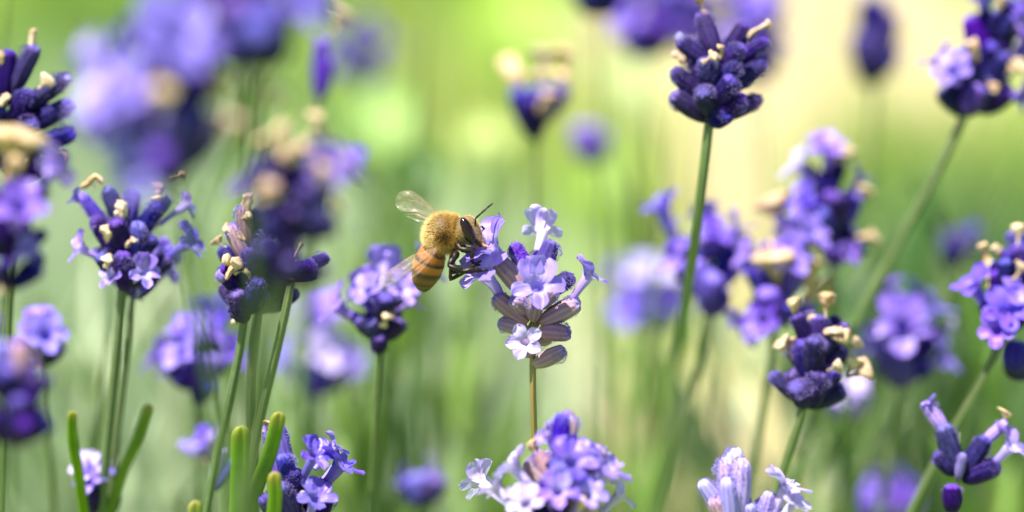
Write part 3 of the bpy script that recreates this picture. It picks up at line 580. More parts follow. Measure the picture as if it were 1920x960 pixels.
lavender('faint pale lilac flower far off beside the round cream spent petals', Bk(84), (690, 175), (680, 60), (720, 420), [('C', 680, 110, 660, 70, 0, 0, 130, 0, 'soft'), ('C', 690, 120, 720, 70, 0, 0, 120, 0, 'soft'), ('C', 680, 150, 650, 120, 0, 0, 110, 0, 'soft'), ('C', 690, 160, 715, 130, 0, 0, 100, 0, 'pale')], fill=4, whorl=(.2, .6), cal='violet', ptip=0, pcor=.6, seed=29, group=G_FAR, sr=.4)
# top right, behind
for i, (b, bx, by, tx, ty, lab) in enumerate([(66, 1215, 110, 1210, -60, 'broad soft violet flower between the dark dusky one and the tall bare stem head'), (74, 1300, 90, 1290, -80, 'hazy violet flower directly behind the tall bare stem head'), (62, 1420, 150, 1410, -20, 'hazy lilac flower showing past the spent tip of the tall bare stem head')]):
    lavender(lab, Bk(b), (bx, by), (tx, ty), (bx + 20, by + 360), [('C', bx, by - 40, bx - 35, by - 90, 0, -2, 120, 0, 'soft'), ('C', bx, by - 20, bx + 30, by - 70, 0, -2, 120, 0, 'soft'), ('K', bx, by, bx - 30, by - 55, 0, -2, 54, 'violet'), ('K', bx, by, bx + 30, by - 60, 0, -2, 54, 'dark' if i == 0 else 'violet'), ('C', bx, by - 70, bx + 5, by - 130, 0, 0, 120, 0, 'soft')], cal='violet', fill=6, whorl=(.1, .4, .75), flen=6, ptip=.05, pcor=.45, seed=30 + i, group=G_FAR, sr=.35)
lavender('lone dark dusky flower far behind against the tan ground', Bk(58), (1640, 165), (1640, 0), (1620, 420), [('K', 1640, 150, 1636, 60, -1, -2, 76), ('K', 1640, 160, 1622, 90, 0, 0, 60), ('K', 1640, 120, 1650, 20, 0, 0, 66), ('K', 1640, 150, 1660, 80, 0, 0, 60, 'violet'), ('K', 1640, 60, 1636, 0, 0, 0, 60)], cal='dark', fill=4, whorl=(.1, .5, .9), spread=28, ptip=0, pcor=.0, seed=34, group=G_FAR, sr=.6)
lavender('dark purple flower with cream spent tips on a long slanting stem', Bk(22), (1802, 225), (1880, 20), (1610, 600), [
    ('K', 1812, 215, 1772, 160, 0, 0, 44), ('K', 1820, 200, 1860, 150, -2, -4, 44), ('K', 1815, 215, 1830, 160, -2, -5, 44, 'violet'), ('K', 1830, 180, 1800, 90, 0, 0, 44), ('K', 1840, 180, 1880, 100, -1, -3, 46), ('K', 1850, 130, 1820, 30, 0, 0, 44, 'violet'), ('K', 1860, 120, 1900, 30, 0, 0, 46), ('K', 1830, 205, 1900, 170, 0, -1, 46),
    ('W', 1826, 110, 1838, 70, -4, -6, 40), ('W', 1890, 140, 1915, 110, -3, -4, 50), ('C', 1870, 180, 1912, 180, -1, -3, 70, 0, 'soft'), ('C', 1880, 70, 1915, 45, 0, -2, 70, 0, 'soft'), ('K', 1890, 80, 1890, 0, 0, 0, 46), ('C', 1850, 40, 1850, 0, 2, 3, 80, 0, 'soft')],
    fill=6, whorl=(.15, .5, .85), ptip=.15, pcor=.15, seed=35, group=G_FAR, sr=.8, lean=.35)
lavender('faint dusky bud on a slanting stem over the dark green gap', Bk(50), (1790, 500), (1812, 430), (1640, 780), [('K', 1792, 505, 1800, 430, 0, 0, 60), ('K', 1794, 505, 1826, 420, 0, 0, 46), ('K', 1790, 500, 1776, 450, 0, 0, 44, 'dark')], fill=3, whorl=(.2,), ptip=0, pcor=0, seed=36, group=G_FAR, sr=.9, lean=.35)
# right middle cluster
lavender('soft lilac flower with one blossom raised to its side, behind the bare stem', Bk(26), (1330, 590), (1330, 420), (1280, 800), [
    ('C', 1270, 470, 1244, 392, 0, 0, 88, 0, 'soft'), ('C', 1275, 480, 1232, 392, 1, 2, 60, 30, 'soft'), ('K', 1300, 540, 1262, 450, 0, 0, 44, 'violet'), ('K', 1320, 560, 1300, 490, -1, -2, 44, 'violet'), ('C', 1320, 490, 1340, 440, -1, -3, 80, 0, 'soft'), ('K', 1330, 575, 1338, 520, -3, -6, 46), ('C', 1300, 520, 1262, 430, 0, 0, 50, 0, 'pale'), ('C', 1330, 480, 1322, 410, 1, 3, 70, 0, 'soft'), ('C', 1340, 500, 1380, 430, 0, 0, 70, 0, 'soft'), ('K', 1330, 590, 1345, 540, -2, -4, 56), ('K', 1330, 540, 1385, 470, 0, 0, 40, 'violet')],
    fill=5, whorl=(.3, .7), cal='violet', ptip=.05, pcor=.3, seed=37, group=G_FAR)
lavender('soft flower ringed with cream spent tips around a dark centre', Bk(27), (1560, 500), (1545, 310), (1590, 800), [
    ('W', 1480, 440, 1450, 370, -2, -3, 90), ('W', 1555, 320, 1578, 268, 0, 0, 60), ('W', 1600, 450, 1630, 425, 0, 0, 54), ('W', 1600, 380, 1620, 345, 0, 0, 40), ('C', 1530, 360, 1496, 312, -1, -2, 90, 0, 'pale'), ('C', 1590, 360, 1612, 330, 0, 0, 60, 0, 'soft'), ('C', 1540, 420, 1508, 380, -2, -5, 84, 0, 'soft'),
    ('K', 1550, 440, 1500, 410, -1, -3, 50), ('K', 1555, 440, 1555, 330, -1, -2, 50), ('K', 1560, 450, 1600, 360, 0, 0, 46, 'violet'), ('K', 1560, 460, 1530, 400, -3, -6, 50), ('K', 1565, 480, 1615, 450, 0, -1, 44), ('K', 1560, 440, 1570, 360, -2, -5, 50), ('K', 1545, 450, 1480, 420, 0, 0, 44), ('C', 1570, 500, 1592, 478, -2, -4, 54, 0, 'soft'), ('K', 1562, 490, 1560, 460, -2, -5, 40, 'violet')],
    fill=5, whorl=(.2, .55, .85), ptip=.2, pcor=.15, seed=38, group=G_FAR)
lavender('soft flower with two peach spent clumps and hanging violet blossoms', Bk(24), (1450, 640), (1470, 470), (1400, 960), [
    ('W', 1460, 540, 1446, 470, -4, -6, 76), ('W', 1510, 540, 1528, 480, -2, -3, 60), ('W', 1510, 560, 1542, 515, -1, -2, 40), ('W', 1440, 500, 1450, 450, 0, 0, 50), ('K', 1470, 560, 1490, 490, -2, -4, 46), ('K', 1460, 600, 1445, 540, -3, -6, 50, 'violet'), ('C', 1440, 590, 1392, 600, -1, -2, 80, 60, 'soft'), ('C', 1450, 610, 1430, 600, -3, -6, 84, 150, 'violet'), ('K', 1455, 600, 1480, 560, -2, -4, 50, 'violet'), ('C', 1450, 620, 1420, 622, -2, -4, 60, 160, 'soft'),
    ('K', 1450, 560, 1400, 500, 0, 0, 44, 'violet'), ('C', 1440, 520, 1400, 480, -1, -2, 70, 0, 'soft'), ('C', 1440, 560, 1420, 510, -2, -4, 70, 0, 'soft'), ('C', 1480, 590, 1510, 580, 0, -1, 60, -60, 'soft')],
    fill=6, whorl=(.2, .55, .85), cal='violet', ptip=.15, pcor=.25, seed=39, group=G_FAR)
lavender('large faint pale lilac bloom beside the raised side blossom', Bk(58), (1215, 640), (1210, 500), (1240, 900), [('C', 1215, 570, 1222, 520, 0, -2, 130, 0, 'pale'), ('C', 1210, 610, 1190, 575, 0, -3, 120, 0, 'soft'), ('C', 1215, 600, 1230, 560, -2, -4, 100, 0, 'soft')], fill=4, whorl=(.2, .6), cal='pale', ptip=0, pcor=.5, seed=40, group=G_FAR, sr=.6)
lavender('near black purple flower studded with tan and cream spent petals', Bk(9), (1506, 770), (1538, 600), (1470, 880), [
    ('K', 1510, 760, 1474, 700, 0, -1, 40), ('K', 1515, 765, 1540, 700, -2, -4, 44), ('K', 1515, 760, 1582, 725, 0, -1, 38), ('K', 1520, 720, 1500, 640, -1, -2, 42), ('K', 1525, 710, 1530, 630, -2, -4, 40), ('K', 1530, 700, 1582, 650, 0, 0, 38), ('K', 1535, 660, 1536, 592, 0, 0, 38), ('K', 1510, 760, 1500, 720, -2, -5, 44), ('K', 1530, 740, 1560, 690, -1, -3, 38), ('K', 1535, 670, 1560, 620, -1, -1, 36), ('K', 1525, 690, 1490, 660, 0, 0, 36),
    ('W', 1548, 600, 1550, 548, 0, 0, 22), ('W', 1518, 630, 1514, 590, 0, 0, 20), ('W', 1555, 630, 1590, 640, -2, -3, 24), ('W', 1545, 625, 1580, 612, -2, -3, 18), ('W', 1550, 695, 1578, 686, -4, -5, 20), ('W', 1490, 672, 1456, 640, 0, 0, 26), ('W', 1488, 668, 1484, 632, 0, 0, 22), ('W', 1590, 705, 1604, 668, 0, 0, 26), ('W', 1590, 708, 1634, 692, 0, 0, 26), ('W', 1590, 700, 1628, 676, 1, 1, 22)],
    detail=True, fill=5, whorl=(.1, .5, .8), behind=True, ptip=.2, pcor=0, seed=41, group=G_NEAR, sr=.75)
lavender('soft flower with one wide pale lilac blossom above a violet calyx', Bk(30), (1688, 725), (1692, 560), (1640, 1000), [
    ('C', 1690, 640, 1692, 612, -3, -7, 138, 0, 'soft'), ('C', 1688, 610, 1662, 556, 1, 1, 100, 0, 'soft'), ('C', 1692, 610, 1726, 560, 1, 1, 100, 0, 'soft'), ('K', 1688, 725, 1686, 650, -2, -5, 60, 'violet'), ('K', 1688, 720, 1660, 660, 0, 0, 46, 'violet'), ('K', 1690, 720, 1722, 670, 0, 0, 46, 'violet'), ('C', 1740, 640, 1778, 622, 2, 2, 50, 0, 'pale'), ('K', 1710, 680, 1770, 620, 2, 2, 36, 'violet')],
    fill=4, whorl=(.1, .5), cal='violet', ptip=0, pcor=.3, seed=42, group=G_FAR)
lavender('pale lilac blossomed flower with cream spent tips on top, above the forked flower', Bk(13), (1864, 668), (1915, 480), (1790, 800), [
    ('C', 1880, 620, 1888, 585, -3, -6, 110, 0, 'soft'), ('C', 1900, 600, 1922, 560, -2, -4, 110, 0, 'soft'), ('C', 1880, 640, 1870, 620, -3, -7, 80, 0, 'soft'), ('K', 1890, 560, 1862, 510, 0, 0, 40), ('K', 1905, 560, 1890, 470, 0, 0, 40), ('K', 1915, 550, 1915, 460, 0, 0, 40), ('W', 1890, 490, 1858, 462, 0, 0, 30), ('W', 1908, 460, 1912, 420, 0, 0, 26), ('W', 1900, 525, 1922, 500, -3, -4, 28), ('K', 1900, 700, 1912, 640, 0, 0, 50, 'violet'), ('W', 1852, 540, 1852, 516, 0, 0, 20), ('K', 1870, 650, 1856, 580, 0, -1, 40, 'violet'), ('K', 1885, 690, 1925, 680, 2, 3, 56)],
    fill=5, whorl=(.3, .7), ptip=.2, pcor=.2, seed=43, group=G_FAR, lean=.35)
lavender('open forked flower, two long violet buds spread apart with one hanging bud', Bk(7), (1796, 905), (1800, 810), (1786, 1040), [
    ('K', 1800, 895, 1768, 795, 0, 0, 38), ('K', 1802, 895, 1850, 820, 0, 0, 36), ('K', 1802, 900, 1872, 866, 0, -.5, 40), ('K', 1792, 890, 1756, 848, 0, 0, 34), ('C', 1775, 810, 1742, 758, 0, 0, 40, 20, 'violet', '1'), ('K', 1775, 815, 1738, 752, 0, 0, 28, 'pale'), ('K', 1840, 836, 1884, 790, 0, 0, 22, 'pale'), ('W', 1880, 796, 1896, 778, 0, 0, 20),
    ('C', 1862, 870, 1896, 838, -.5, -1.5, 96, -10, 'lav', '2'), ('K', 1786, 962, 1786, 908, -2, -2.4, 36, 'dark'), ('K', 1796, 900, 1804, 850, -1, -2, 18, 'pale')],
    detail=True, seed=44, group=G_NEAR, sr=.5, fill=0)
lavender('large faint grey lilac bloom beside the forked flower', Bk(54), (1650, 1010), (1640, 900), (1660, 1200), [('C', 1645, 960, 1620, 925, 0, 0, 110, 0, 'pale'), ('C', 1650, 960, 1675, 930, 0, 0, 110, 0, 'soft'), ('C', 1650, 930, 1650, 895, 0, 0, 90, 0, 'pale')], cal='pale', fill=4, whorl=(.2, .6), ptip=0, pcor=.4, seed=45, group=G_FAR)
lavender('faint round grey blue blossom under the studded near black flower', Bk(36), (1600, 790), (1594, 740), (1580, 1000), [('C', 1600, 770, 1594, 742, 0, -2, 96, 0, 'pale'), ('K', 1600, 790, 1596, 750, 0, 0, 46, 'pale')], cal='pale', fill=3, whorl=(.2,), ptip=0, pcor=0, seed=46, group=G_FAR, sr=.5)
# ---------------------------------------------------------------- green leaf tips and bare stems
M_LEAF, _nt, _b = mat('leaf'); _n = nz(_nt, 260, 4)
_c = mixc(_nt, ramp(_nt, attr(_nt, 'u'), [(0.0, (1, 1, 1)), (.2, (.75, .75, .75)), (.7, (0, 0, 0))]), ramp(_nt, _n, [(0.3, (0.13, 0.27, 0.008)), (0.7, (0.24, 0.40, 0.015))]), ramp(_nt, _n, [(0.35, (0.30, 0.34, 0.05)), (0.65, (0.44, 0.34, 0.07))]))
_c = hue_var(_nt, _c, .01, .1, .12); _nt.links.new(_c, _b.inputs['Base Color']); _b.inputs['Roughness'].default_value = .42; _b.inputs['Specular IOR Level'].default_value = .35
bump(_nt, _b, _n, .3, .0001); translucent(_nt, _b, _c, .4)
def leaf(label, d, pts, wd, group='green leaf tips', tipm=False):
    """a narrow lavender leaf, rolled at the edges, from its tip down into the bed"""
    k = d * KPX; y0 = P(*pts[0], d).y; Q = [on_y(x, y, y0) for x, y in pts]; dirn = (Q[-1] - Q[-2]); dirn = dirn / max(1e-4, -dirn.z)
    g = Q[-1] + dirn * .05; Q.append(g); g2 = Vector((g.x + dirn.x * .05, g.y + .02, 0)); Q.append(g2)
    path = chord_spline(Q, .0014); tp = [path[0].lerp(path[1], i / 7) for i in range(7)]; path = tp + path[1:]; n = len(path); acc = 0; rr = []; TT = []; RT = wd * k * .62
    for i, p in enumerate(path):
        if i: acc += (p - path[i - 1]).length
        rr.append(wd * k * .5 * (math.sqrt(max(.004, 1 - max(0, 1 - acc / RT) ** 2))) * (1 if acc < .05 else max(.5, 1 - (acc - .05) * 3))); TT.append(min(1, acc / (RT * 3)))
    prof = lambda a: (1 - .35 * math.exp(-((a % (2 * math.pi)) / .45) ** 2) - .35 * math.exp(-(((2 * math.pi - a) % (2 * math.pi)) / .45) ** 2))
    V, F, U, A = tube(path, rr, 20, True, prof, .42, Vector((.35, -1, .1)))
    tip = [TT[min(n - 1, i // 20)] for i in range(n * 20)] + [0.0, 1.0]
    root = place('leaf', mesh('leaf', V, F, M_LEAF, True, u=tip), Matrix.Identity(4)); prop(root, label, 'leaf', group)
    return root
leaf('wide upright bright green leaf with a rounded pale tip', Fr(5), [(452, 798), (450, 880), (446, 975)], 36)
leaf('slanting bright green leaf tipped with orange yellow, crossing the crisp violet flower', Fr(5), [(524, 772), (506, 850), (476, 930), (462, 990)], 30)
leaf('short green leaf tip between the slanting leaf and the crisp violet flower', Fr(8), [(514, 884), (516, 930), (508, 1000)], 28)
leaf('thin curving green leaf with a round yellow tip beside the paired close stems', Bk(11), [(280, 758), (262, 815), (232, 880), (206, 960)], 22)
leaf('narrow dark green leaf with a yellow tip over the small lilac tuft', Bk(8), [(136, 770), (136, 820), (146, 880), (160, 980)], 20)
leaf('round pale leaf tip just rising beside the wide upright leaf', Fr(8), [(366, 938), (366, 990), (366, 1040)], 28)

def bare_stem(label, b, pts, sr, m='green', front=False):
    d = Fr(b) if front else Bk(b); y0 = P(*pts[0], d).y; A = on_y(*pts[0], y0); Bq = on_y(*pts[1], y0)
    path = stem_path(A + (A - Bq) * .1, A, Bq, .4)
    o = place('lavender_sprig', stem_mesh(path, sr * .00075, sr * .001, STEM[m], taper=14), Matrix.Identity(4)); prop(o, label, 'sprig', 'bare blurred stems')
for args in [
  ('dark blurred stem slanting beside the dusky bud over the dark green gap', 40, [(1912, 300), (1700, 700)], 1.1, 'dark'),
  ('faint slanting stem behind the wide pale lilac blossom', 46, [(1720, 440), (1560, 800)], 1.0, 'green'),
  ('faint upright stem below the large faint pale lilac bloom', 36, [(1290, 560), (1240, 860)], 1.2, 'green'),
  ('faint upright stem below the raised side blossom cluster', 40, [(1340, 620), (1310, 900)], 1.1, 'green'),
  ('faint olive stem against the tan ground, beside the tall bare stem', 44, [(1262, 190), (1236, 420)], .9, 'green'),
  ('dim slanting stem behind the green gap under the pale lilac blossomed flower', 26, [(1876, 640), (1760, 860)], .8, 'dark'),
  ('soft stem rising beside the paired close stems', 20, [(208, 560), (168, 900)], 1.0, 'green'),
  ('soft stem behind the drooping dark buds flower', 44, [(420, 640), (430, 960)], 1.2, 'green'),
  ('soft upright stem behind the bee wing tip flower', 50, [(668, 660), (660, 960)], 1.6, 'green'),
  ('broad soft stem leaning across the green beneath the spent tips', 66, [(970, 290), (925, 420)], 1.6, 'green'),
  ('dusky upright stem near the far pale lilac flower', 60, [(800, 40), (770, 380)], 1.6, 'dark'),
  ('thin stem crossing the haze under the studded near black flower', 30, [(1620, 740), (1570, 980)], .9, 'green'),
  ('thin pale stem standing beside the studded near black flower', 34, [(1440, 690), (1400, 960)], 1.0, 'green'),
  ('plain stem without a flower beside the pale tipped buds', 22, [(22, -20), (4, 140)], .9, 'green'),
  ('leaning soft stem beside the bee wing tip flower', 44, [(740, 690), (700, 960)], 1.4, 'green')]:
    bare_stem(*args)

# silvery foliage of the bed, and taller leaves, behind the flowers
sp = []
for (px, py, rr_, n, lo, hi) in [(100, 900, .10, 2200, .6, 1.0), (640, 1000, .15, 3200, .6, 1.0), (840, 860, .08, 1500, .6, 1.0), (420, 700, .10, 1500, .6, 1.0), (1450, 980, .06, 600, .5, 1.0), (1750, 820, .12, 1600, .0, .45), (330, 1000, .12, 1800, .3, .9), (200, 500, .10, 900, .3, .9)]:
    gx, gy = gp(px, py)
    for i in range(n):
        a, q = R.uniform(0, 6.28), rr_ * math.sqrt(R.random()); h = R.uniform(.05, .15); l = h * R.uniform(.1, .6); an = R.uniform(0, 6.28)
        if in_soil(gx + q * math.cos(a), gy + q * math.sin(a) * 1.3 - .05) < 1: continue
        sp.append((gx + q * math.cos(a), gy + q * math.sin(a) * 1.3 - .05, 0, h, (l * math.cos(an), l * math.sin(an)), R.uniform(.0025, .004), R.uniform(lo, hi)))
M_SILV = blade_mat('silver_foliage', [(0.0, (0.06, 0.14, 0.03)), (0.45, (0.18, 0.30, 0.10)), (0.75, (0.34, 0.45, 0.24)), (1, (0.52, 0.58, 0.42))], .25, .6)
g = blades('lavender_foliage', sp, M_SILV); prop(g, 'soft silvery green leaves low in the lavender bed', 'foliage', None, 'stuff')

# broad weed leaves standing in the grass behind, catching the sun
def weed(label, px, py, b, L, wd, tilt, c):
    d = Bk(b); C = P(px, py, d); base = Vector((C.x + .01, C.y + .01, 0)); root = empty('weed', base); prop(root, label, 'plant', 'broad weed leaves in the grass')
    path = [base.lerp(C, i / 8) for i in range(9)]; v, f, u, a = tube(path, [.0014] * 9, 8)
    place('stem', mesh('stem', v, f, STEM['green'], True, u=u, rib=[0.0] * len(u)), Matrix.Identity(4), root)
    v, f, u, vv = petal_pts(L, wd, 40, 0, .0, int(px), 13, 9, .25, 0, .06, .3)
    f3 = frame(C - Vector((0, .4, 1)), C - Vector((0, .4 - tilt, 1)) + Vector((0, 0, 1.0)))
    place('leaf_blade', mesh('leaf_blade', v, f, c, True, u=u, v=vv), TRS(C - Vector((0, 0, L * .0004)), Matrix.Identity(3), (.001, .001, .001)), root)
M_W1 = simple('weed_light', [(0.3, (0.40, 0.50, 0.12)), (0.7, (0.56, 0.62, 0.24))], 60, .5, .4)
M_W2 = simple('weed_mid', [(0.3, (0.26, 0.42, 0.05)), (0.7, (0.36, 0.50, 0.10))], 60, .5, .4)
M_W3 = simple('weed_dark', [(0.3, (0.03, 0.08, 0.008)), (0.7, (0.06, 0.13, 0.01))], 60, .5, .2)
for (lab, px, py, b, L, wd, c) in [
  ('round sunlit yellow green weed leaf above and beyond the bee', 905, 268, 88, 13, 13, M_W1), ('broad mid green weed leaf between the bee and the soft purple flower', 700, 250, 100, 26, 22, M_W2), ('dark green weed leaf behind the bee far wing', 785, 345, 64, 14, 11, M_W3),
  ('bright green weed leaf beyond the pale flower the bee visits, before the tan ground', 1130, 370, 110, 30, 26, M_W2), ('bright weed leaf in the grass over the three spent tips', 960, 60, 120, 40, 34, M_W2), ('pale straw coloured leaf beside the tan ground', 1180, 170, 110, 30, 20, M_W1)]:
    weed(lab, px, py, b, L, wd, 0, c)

# leafy lavender shoots without flowers, well behind the focus
def shoot_leaf():
    V, F, U, A = tube([Vector((0, 0, 1)) * (i / 9) + Vector((0, .12, 0)) * (i / 9) ** 2 for i in range(10)], [.012, .03, .042, .047, .048, .046, .042, .036, .026, .006], 8, True, None, .4)
    return mesh('leaf', V, F, None, True)
SLEAF = shoot_leaf()
M_SH = [simple('shoot_pale', [(0.3, (0.26, 0.34, 0.17)), (0.7, (0.42, 0.48, 0.30))], 60, .6, .2), simple('shoot_green', [(0.3, (0.12, 0.23, 0.03)), (0.7, (0.22, 0.35, 0.06))], 60, .5, .25), simple('shoot_dark', [(0.3, (0.025, 0.07, 0.012)), (0.7, (0.05, 0.12, 0.02))], 60, .5, .15)]
SHL = ['blurred pale grey green leafy shoot without a flower', 'blurred fresh green leafy shoot without a flower', 'blurred dark green leafy shoot without a flower']
NEAR = ['under the bee wing tip flower', 'below the two stacked pale blossoms', 'behind the paired close stems', 'near the dusky purple packed bud flower', 'beside the pale flower the bee visits', 'over the full pale flower', 'under the large faint pale bloom', 'beside the large faint pale bloom', 'below the hanging violet blossoms', 'under the wide pale lilac blossom', 'by the dusky bud on the slanting stem', 'between the wide pale blossom and the forked flower', 'beside the studded near black flower stem', 'behind the looming soft purple flower', 'between the looming soft flower and the bee', 'by the narrow dark green leaf', 'beside the full pale flower', 'behind the two peach spent clumps', 'behind the crisp violet flower', 'beside the forked flower']
for (px, py, b, ki), nr_ in zip([(700, 620, 62, 1), (560, 800, 66, 0), (320, 520, 60, 0), (120, 640, 64, 0), (830, 640, 74, 0), (860, 840, 62, 1), (1240, 540, 70, 1), (1180, 610, 78, 1), (1400, 720, 60, 0), (1640, 700, 56, 2), (1820, 560, 64, 2), (1760, 740, 58, 2), (1540, 820, 60, 0), (430, 360, 70, 1), (700, 380, 84, 1), (180, 760, 56, 0), (760, 820, 56, 2), (1500, 560, 74, 1), (640, 830, 50, 1), (1900, 860, 50, 1)], NEAR):
    d = Bk(b); T = P(px, py, d); base = Vector((T.x + R.uniform(-.02, .02), T.y + R.uniform(0, .03), 0)); root = empty('lavender_shoot', base); prop(root, SHL[ki].replace(' without a flower', ' ') + nr_, 'shoot', 'blurred leafy shoots')
    path = [base.lerp(T, i / 10) for i in range(11)]; v, f, u, a = tube(path, [.0016] * 10 + [.0008], 8)
    place('stem', mesh('stem', v, f, M_SH[ki]), Matrix.Identity(4), root)
    for q in range(16):
        t = 1 - .045 * (q // 2) * .9; A = base.lerp(T, t); an = R.uniform(0, 6.28); L = R.uniform(.024, .042)
        Bq = A + Vector((math.cos(an) * .45, math.sin(an) * .45, 1)) * L
        place('leaf', with_mat(SLEAF, M_SH[ki]), TRS(A, frame(A, Bq, None, R.uniform(0, 6.28)), (L * 1.1, L * 1.1, L)), root)
# ---------------------------------------------------------------- honey bee
def Q(x, y, z=0.0): return P(x, y, FD - .0012 + z * .001)
PX = FD * KPX
def bee_mat():
    m, nt, b = mat('bee_body'); n = nz(nt, 2600, 4, off=False); t = attr(nt, 'u')
    ad = N(nt, 'ShaderNodeMath', operation='MULTIPLY_ADD', inp={1: .016, 2: -.008}); nt.links.new(n, ad.inputs[0])
    tt = N(nt, 'ShaderNodeMath', operation='ADD'); nt.links.new(t, tt.inputs[0]); nt.links.new(ad.outputs[0], tt.inputs[1])
    dk, og, o2, br = (0.022, 0.009, 0.002), (0.31, 0.086, 0.004), (0.36, 0.115, 0.006), (0.05, 0.028, 0.012)
    c = ramp(nt, tt.outputs[0], [(0.0, dk), (.06, dk), (.085, (.10, .034, .004)), (.105, (.05, .02, .003)), (.115, dk), (.14, (.14, .045, .005)), (.165, (.12, .04, .005)), (.180, dk), (.192, dk), (.21, og), (.243, o2), (.254, dk), (.262, dk), (.28, og), (.318, o2), (.329, (.07, .025, .004)), (.335, (.07, .025, .004)), (.35, og), (.40, (.3, .16, .04)), (.43, br), (.66, br), (.72, (.16, .10, .04)), (.85, (.14, .09, .04)), (1, (.05, .035, .02))])
    nt.links.new(c, b.inputs['Base Color']); b.inputs['Roughness'].default_value = .55
    b.inputs['Sheen Weight'].default_value = .05; b.inputs['Sheen Tint'].default_value = (1, .8, .4, 1)
    bump(nt, b, n, .25, .00004); return m
M_CHI = simple('dark_chitin', [(0.35, (0.006, 0.004, 0.0025)), (0.7, (0.025, 0.013, 0.005))], 1500, .38, 0, .0); M_CHI.node_tree.nodes['Principled BSDF'].inputs['Specular IOR Level'].default_value = .22
M_EYE, _nt, _b = mat('bee_eye')
_c = ramp(_nt, nz(_nt, 1, 2), [(0.3, (0.004, 0.0025, 0.002)), (0.8, (0.012, 0.006, 0.004))]); _nt.links.new(_c, _b.inputs['Base Color'])
_b.inputs['Roughness'].default_value = .14; _b.inputs['Specular IOR Level'].default_value = .35
_v = N(_nt, 'ShaderNodeTexVoronoi', inp={'Scale': 26.0}); _tc = N(_nt, 'ShaderNodeTexCoord'); _nt.links.new(_tc.outputs['Object'], _v.inputs['Vector']); bump(_nt, _b, _v.outputs['Distance'], .15, .00003)
def hair_mat():
    m, nt, b = mat('bee_hair'); c = ramp(nt, attr(nt, 'tint'), [(0, (0.08, 0.035, 0.006)), (.35, (.44, .24, .03)), (.7, (.76, .52, .11)), (1, (.92, .80, .46))])
    nt.links.new(c, b.inputs['Base Color']); b.inputs['Roughness'].default_value = .45; translucent(nt, b, c, .4); return m
M_HAIR = hair_mat()
M_TONGUE = simple('mouthpart', [(0.3, (0.22, 0.10, 0.015)), (0.7, (0.55, 0.32, 0.06))], 900, .35)

rings = [(795, 548, 2.6, 1.5), (795, 543, 2.5, 10), (795, 535, 2.3, 17), (796, 524, 2.0, 23), (799, 511, 1.6, 27), (803, 497, 1.2, 28.5), (808, 484, .8, 27), (813, 474, .5, 23), (817, 467, .3, 19),
         (820, 460, .2, 25), (825, 449, .1, 32), (832, 438, 0, 35), (841, 430, -.1, 32), (850, 425, -.2, 24), (856, 424, -.3, 15), (860, 425, -.4, 19), (866, 428, -.5, 26), (873, 432, -.6, 27.5), (881, 438, -.7, 24), (889, 446, -.8, 18), (897, 455, -.8, 11), (902, 460, -.8, 6), (904, 462, -.8, 1)]
rp = catmull(rings, 5); pts = [Q(a, b, c) for a, b, c, r_ in rp]; nR = len(rp); rr = []
for i, (a, b, c, r_) in enumerate(rp):
    t = i / (nR - 1); seg_ = 1.0
    if t < .40: ph = (t / .40 * 6.2) % 1; seg_ = 1 + .035 * (ph - .5)
    rr.append(max(.5, r_) * PX * seg_)
V, F, U, A = tube(pts, rr, 36, True, lambda a: 1 - .04 * math.cos(2 * a), 1.0, -fwd)
bee = empty('honey_bee', Q(860, 510)); prop(bee, 'golden honey bee with clear wings clinging to the pale lavender blossom', 'bee')
body = place('body', mesh('body', V, F, bee_mat(), True, u=U), Matrix.Identity(4), bee)
# hair
def surf(t, a):
    i = min(nR - 2, max(0, int(t * (nR - 1)))); f = t * (nR - 1) - i; j = a / (2 * math.pi) * 36; j0 = int(j) % 36; g = j - int(j); j1 = (j0 + 1) % 36
    p = V[i * 36 + j0].lerp(V[i * 36 + j1], g).lerp(V[(i + 1) * 36 + j0].lerp(V[(i + 1) * 36 + j1], g), f)
    c = pts[i].lerp(pts[i + 1], f); tg = (pts[min(i + 2, nR - 1)] - pts[max(0, i - 1)]).normalized(); nr = (p - c).normalized(); dr = (rr[min(i + 2, nR - 1)] - rr[max(0, i - 1)]) / max(1e-6, (pts[min(i + 2, nR - 1)] - pts[max(0, i - 1)]).length)
    return p, (nr - tg * dr * .8).normalized(), tg
def hairs(n, t0, t1, l0, l1, lean, tf, wd=.011):
    HV, HF, HT = [], [], []
    while len(HV) < n * 4:
        t = R.uniform(t0, t1); a = R.uniform(0, 2 * math.pi); p, nr, tg = surf(t, a)
        if R.random() > (rr[min(nR - 1, int(t * (nR - 1)))] / (36 * PX)) + .1: continue
        d = (nr + tg * lean + Vector((R.gauss(0, .28), R.gauss(0, .28), R.gauss(0, .28)))).normalized(); L = R.uniform(l0, l1) * .001
        s = d.orthogonal().normalized() * wd * .001; k = d.cross(s); b = len(HV)
        HV += [p + s, p - s * .5 + k * .86, p - s * .5 - k * .86, p + d * L]; HF += [(b, b + 1, b + 3), (b + 1, b + 2, b + 3), (b + 2, b, b + 3)]
        ti = tf(t, p, nr); HT += [ti] * 4
    return HV, HF, HT
def t_thorax(t, p, nr):
    x = (p - Q(829, 446)).dot(rgt) / PX; y = (p - Q(829, 446)).dot(upv) / PX; f = nr.dot(-fwd)
    v = .78 + .2 * (-x / 30) + R.gauss(0, .1)  # hair paler to the left: the sunlit side is put into the tint
    v -= .85 * max(0, 1 - ((x - 3) / 17) ** 2 - ((y - 1) / 15) ** 2) * min(1, max(0, (f - .2) * 2)) * R.uniform(.5, 1.15)      # the bald dark patch
    return min(1, max(0, v))
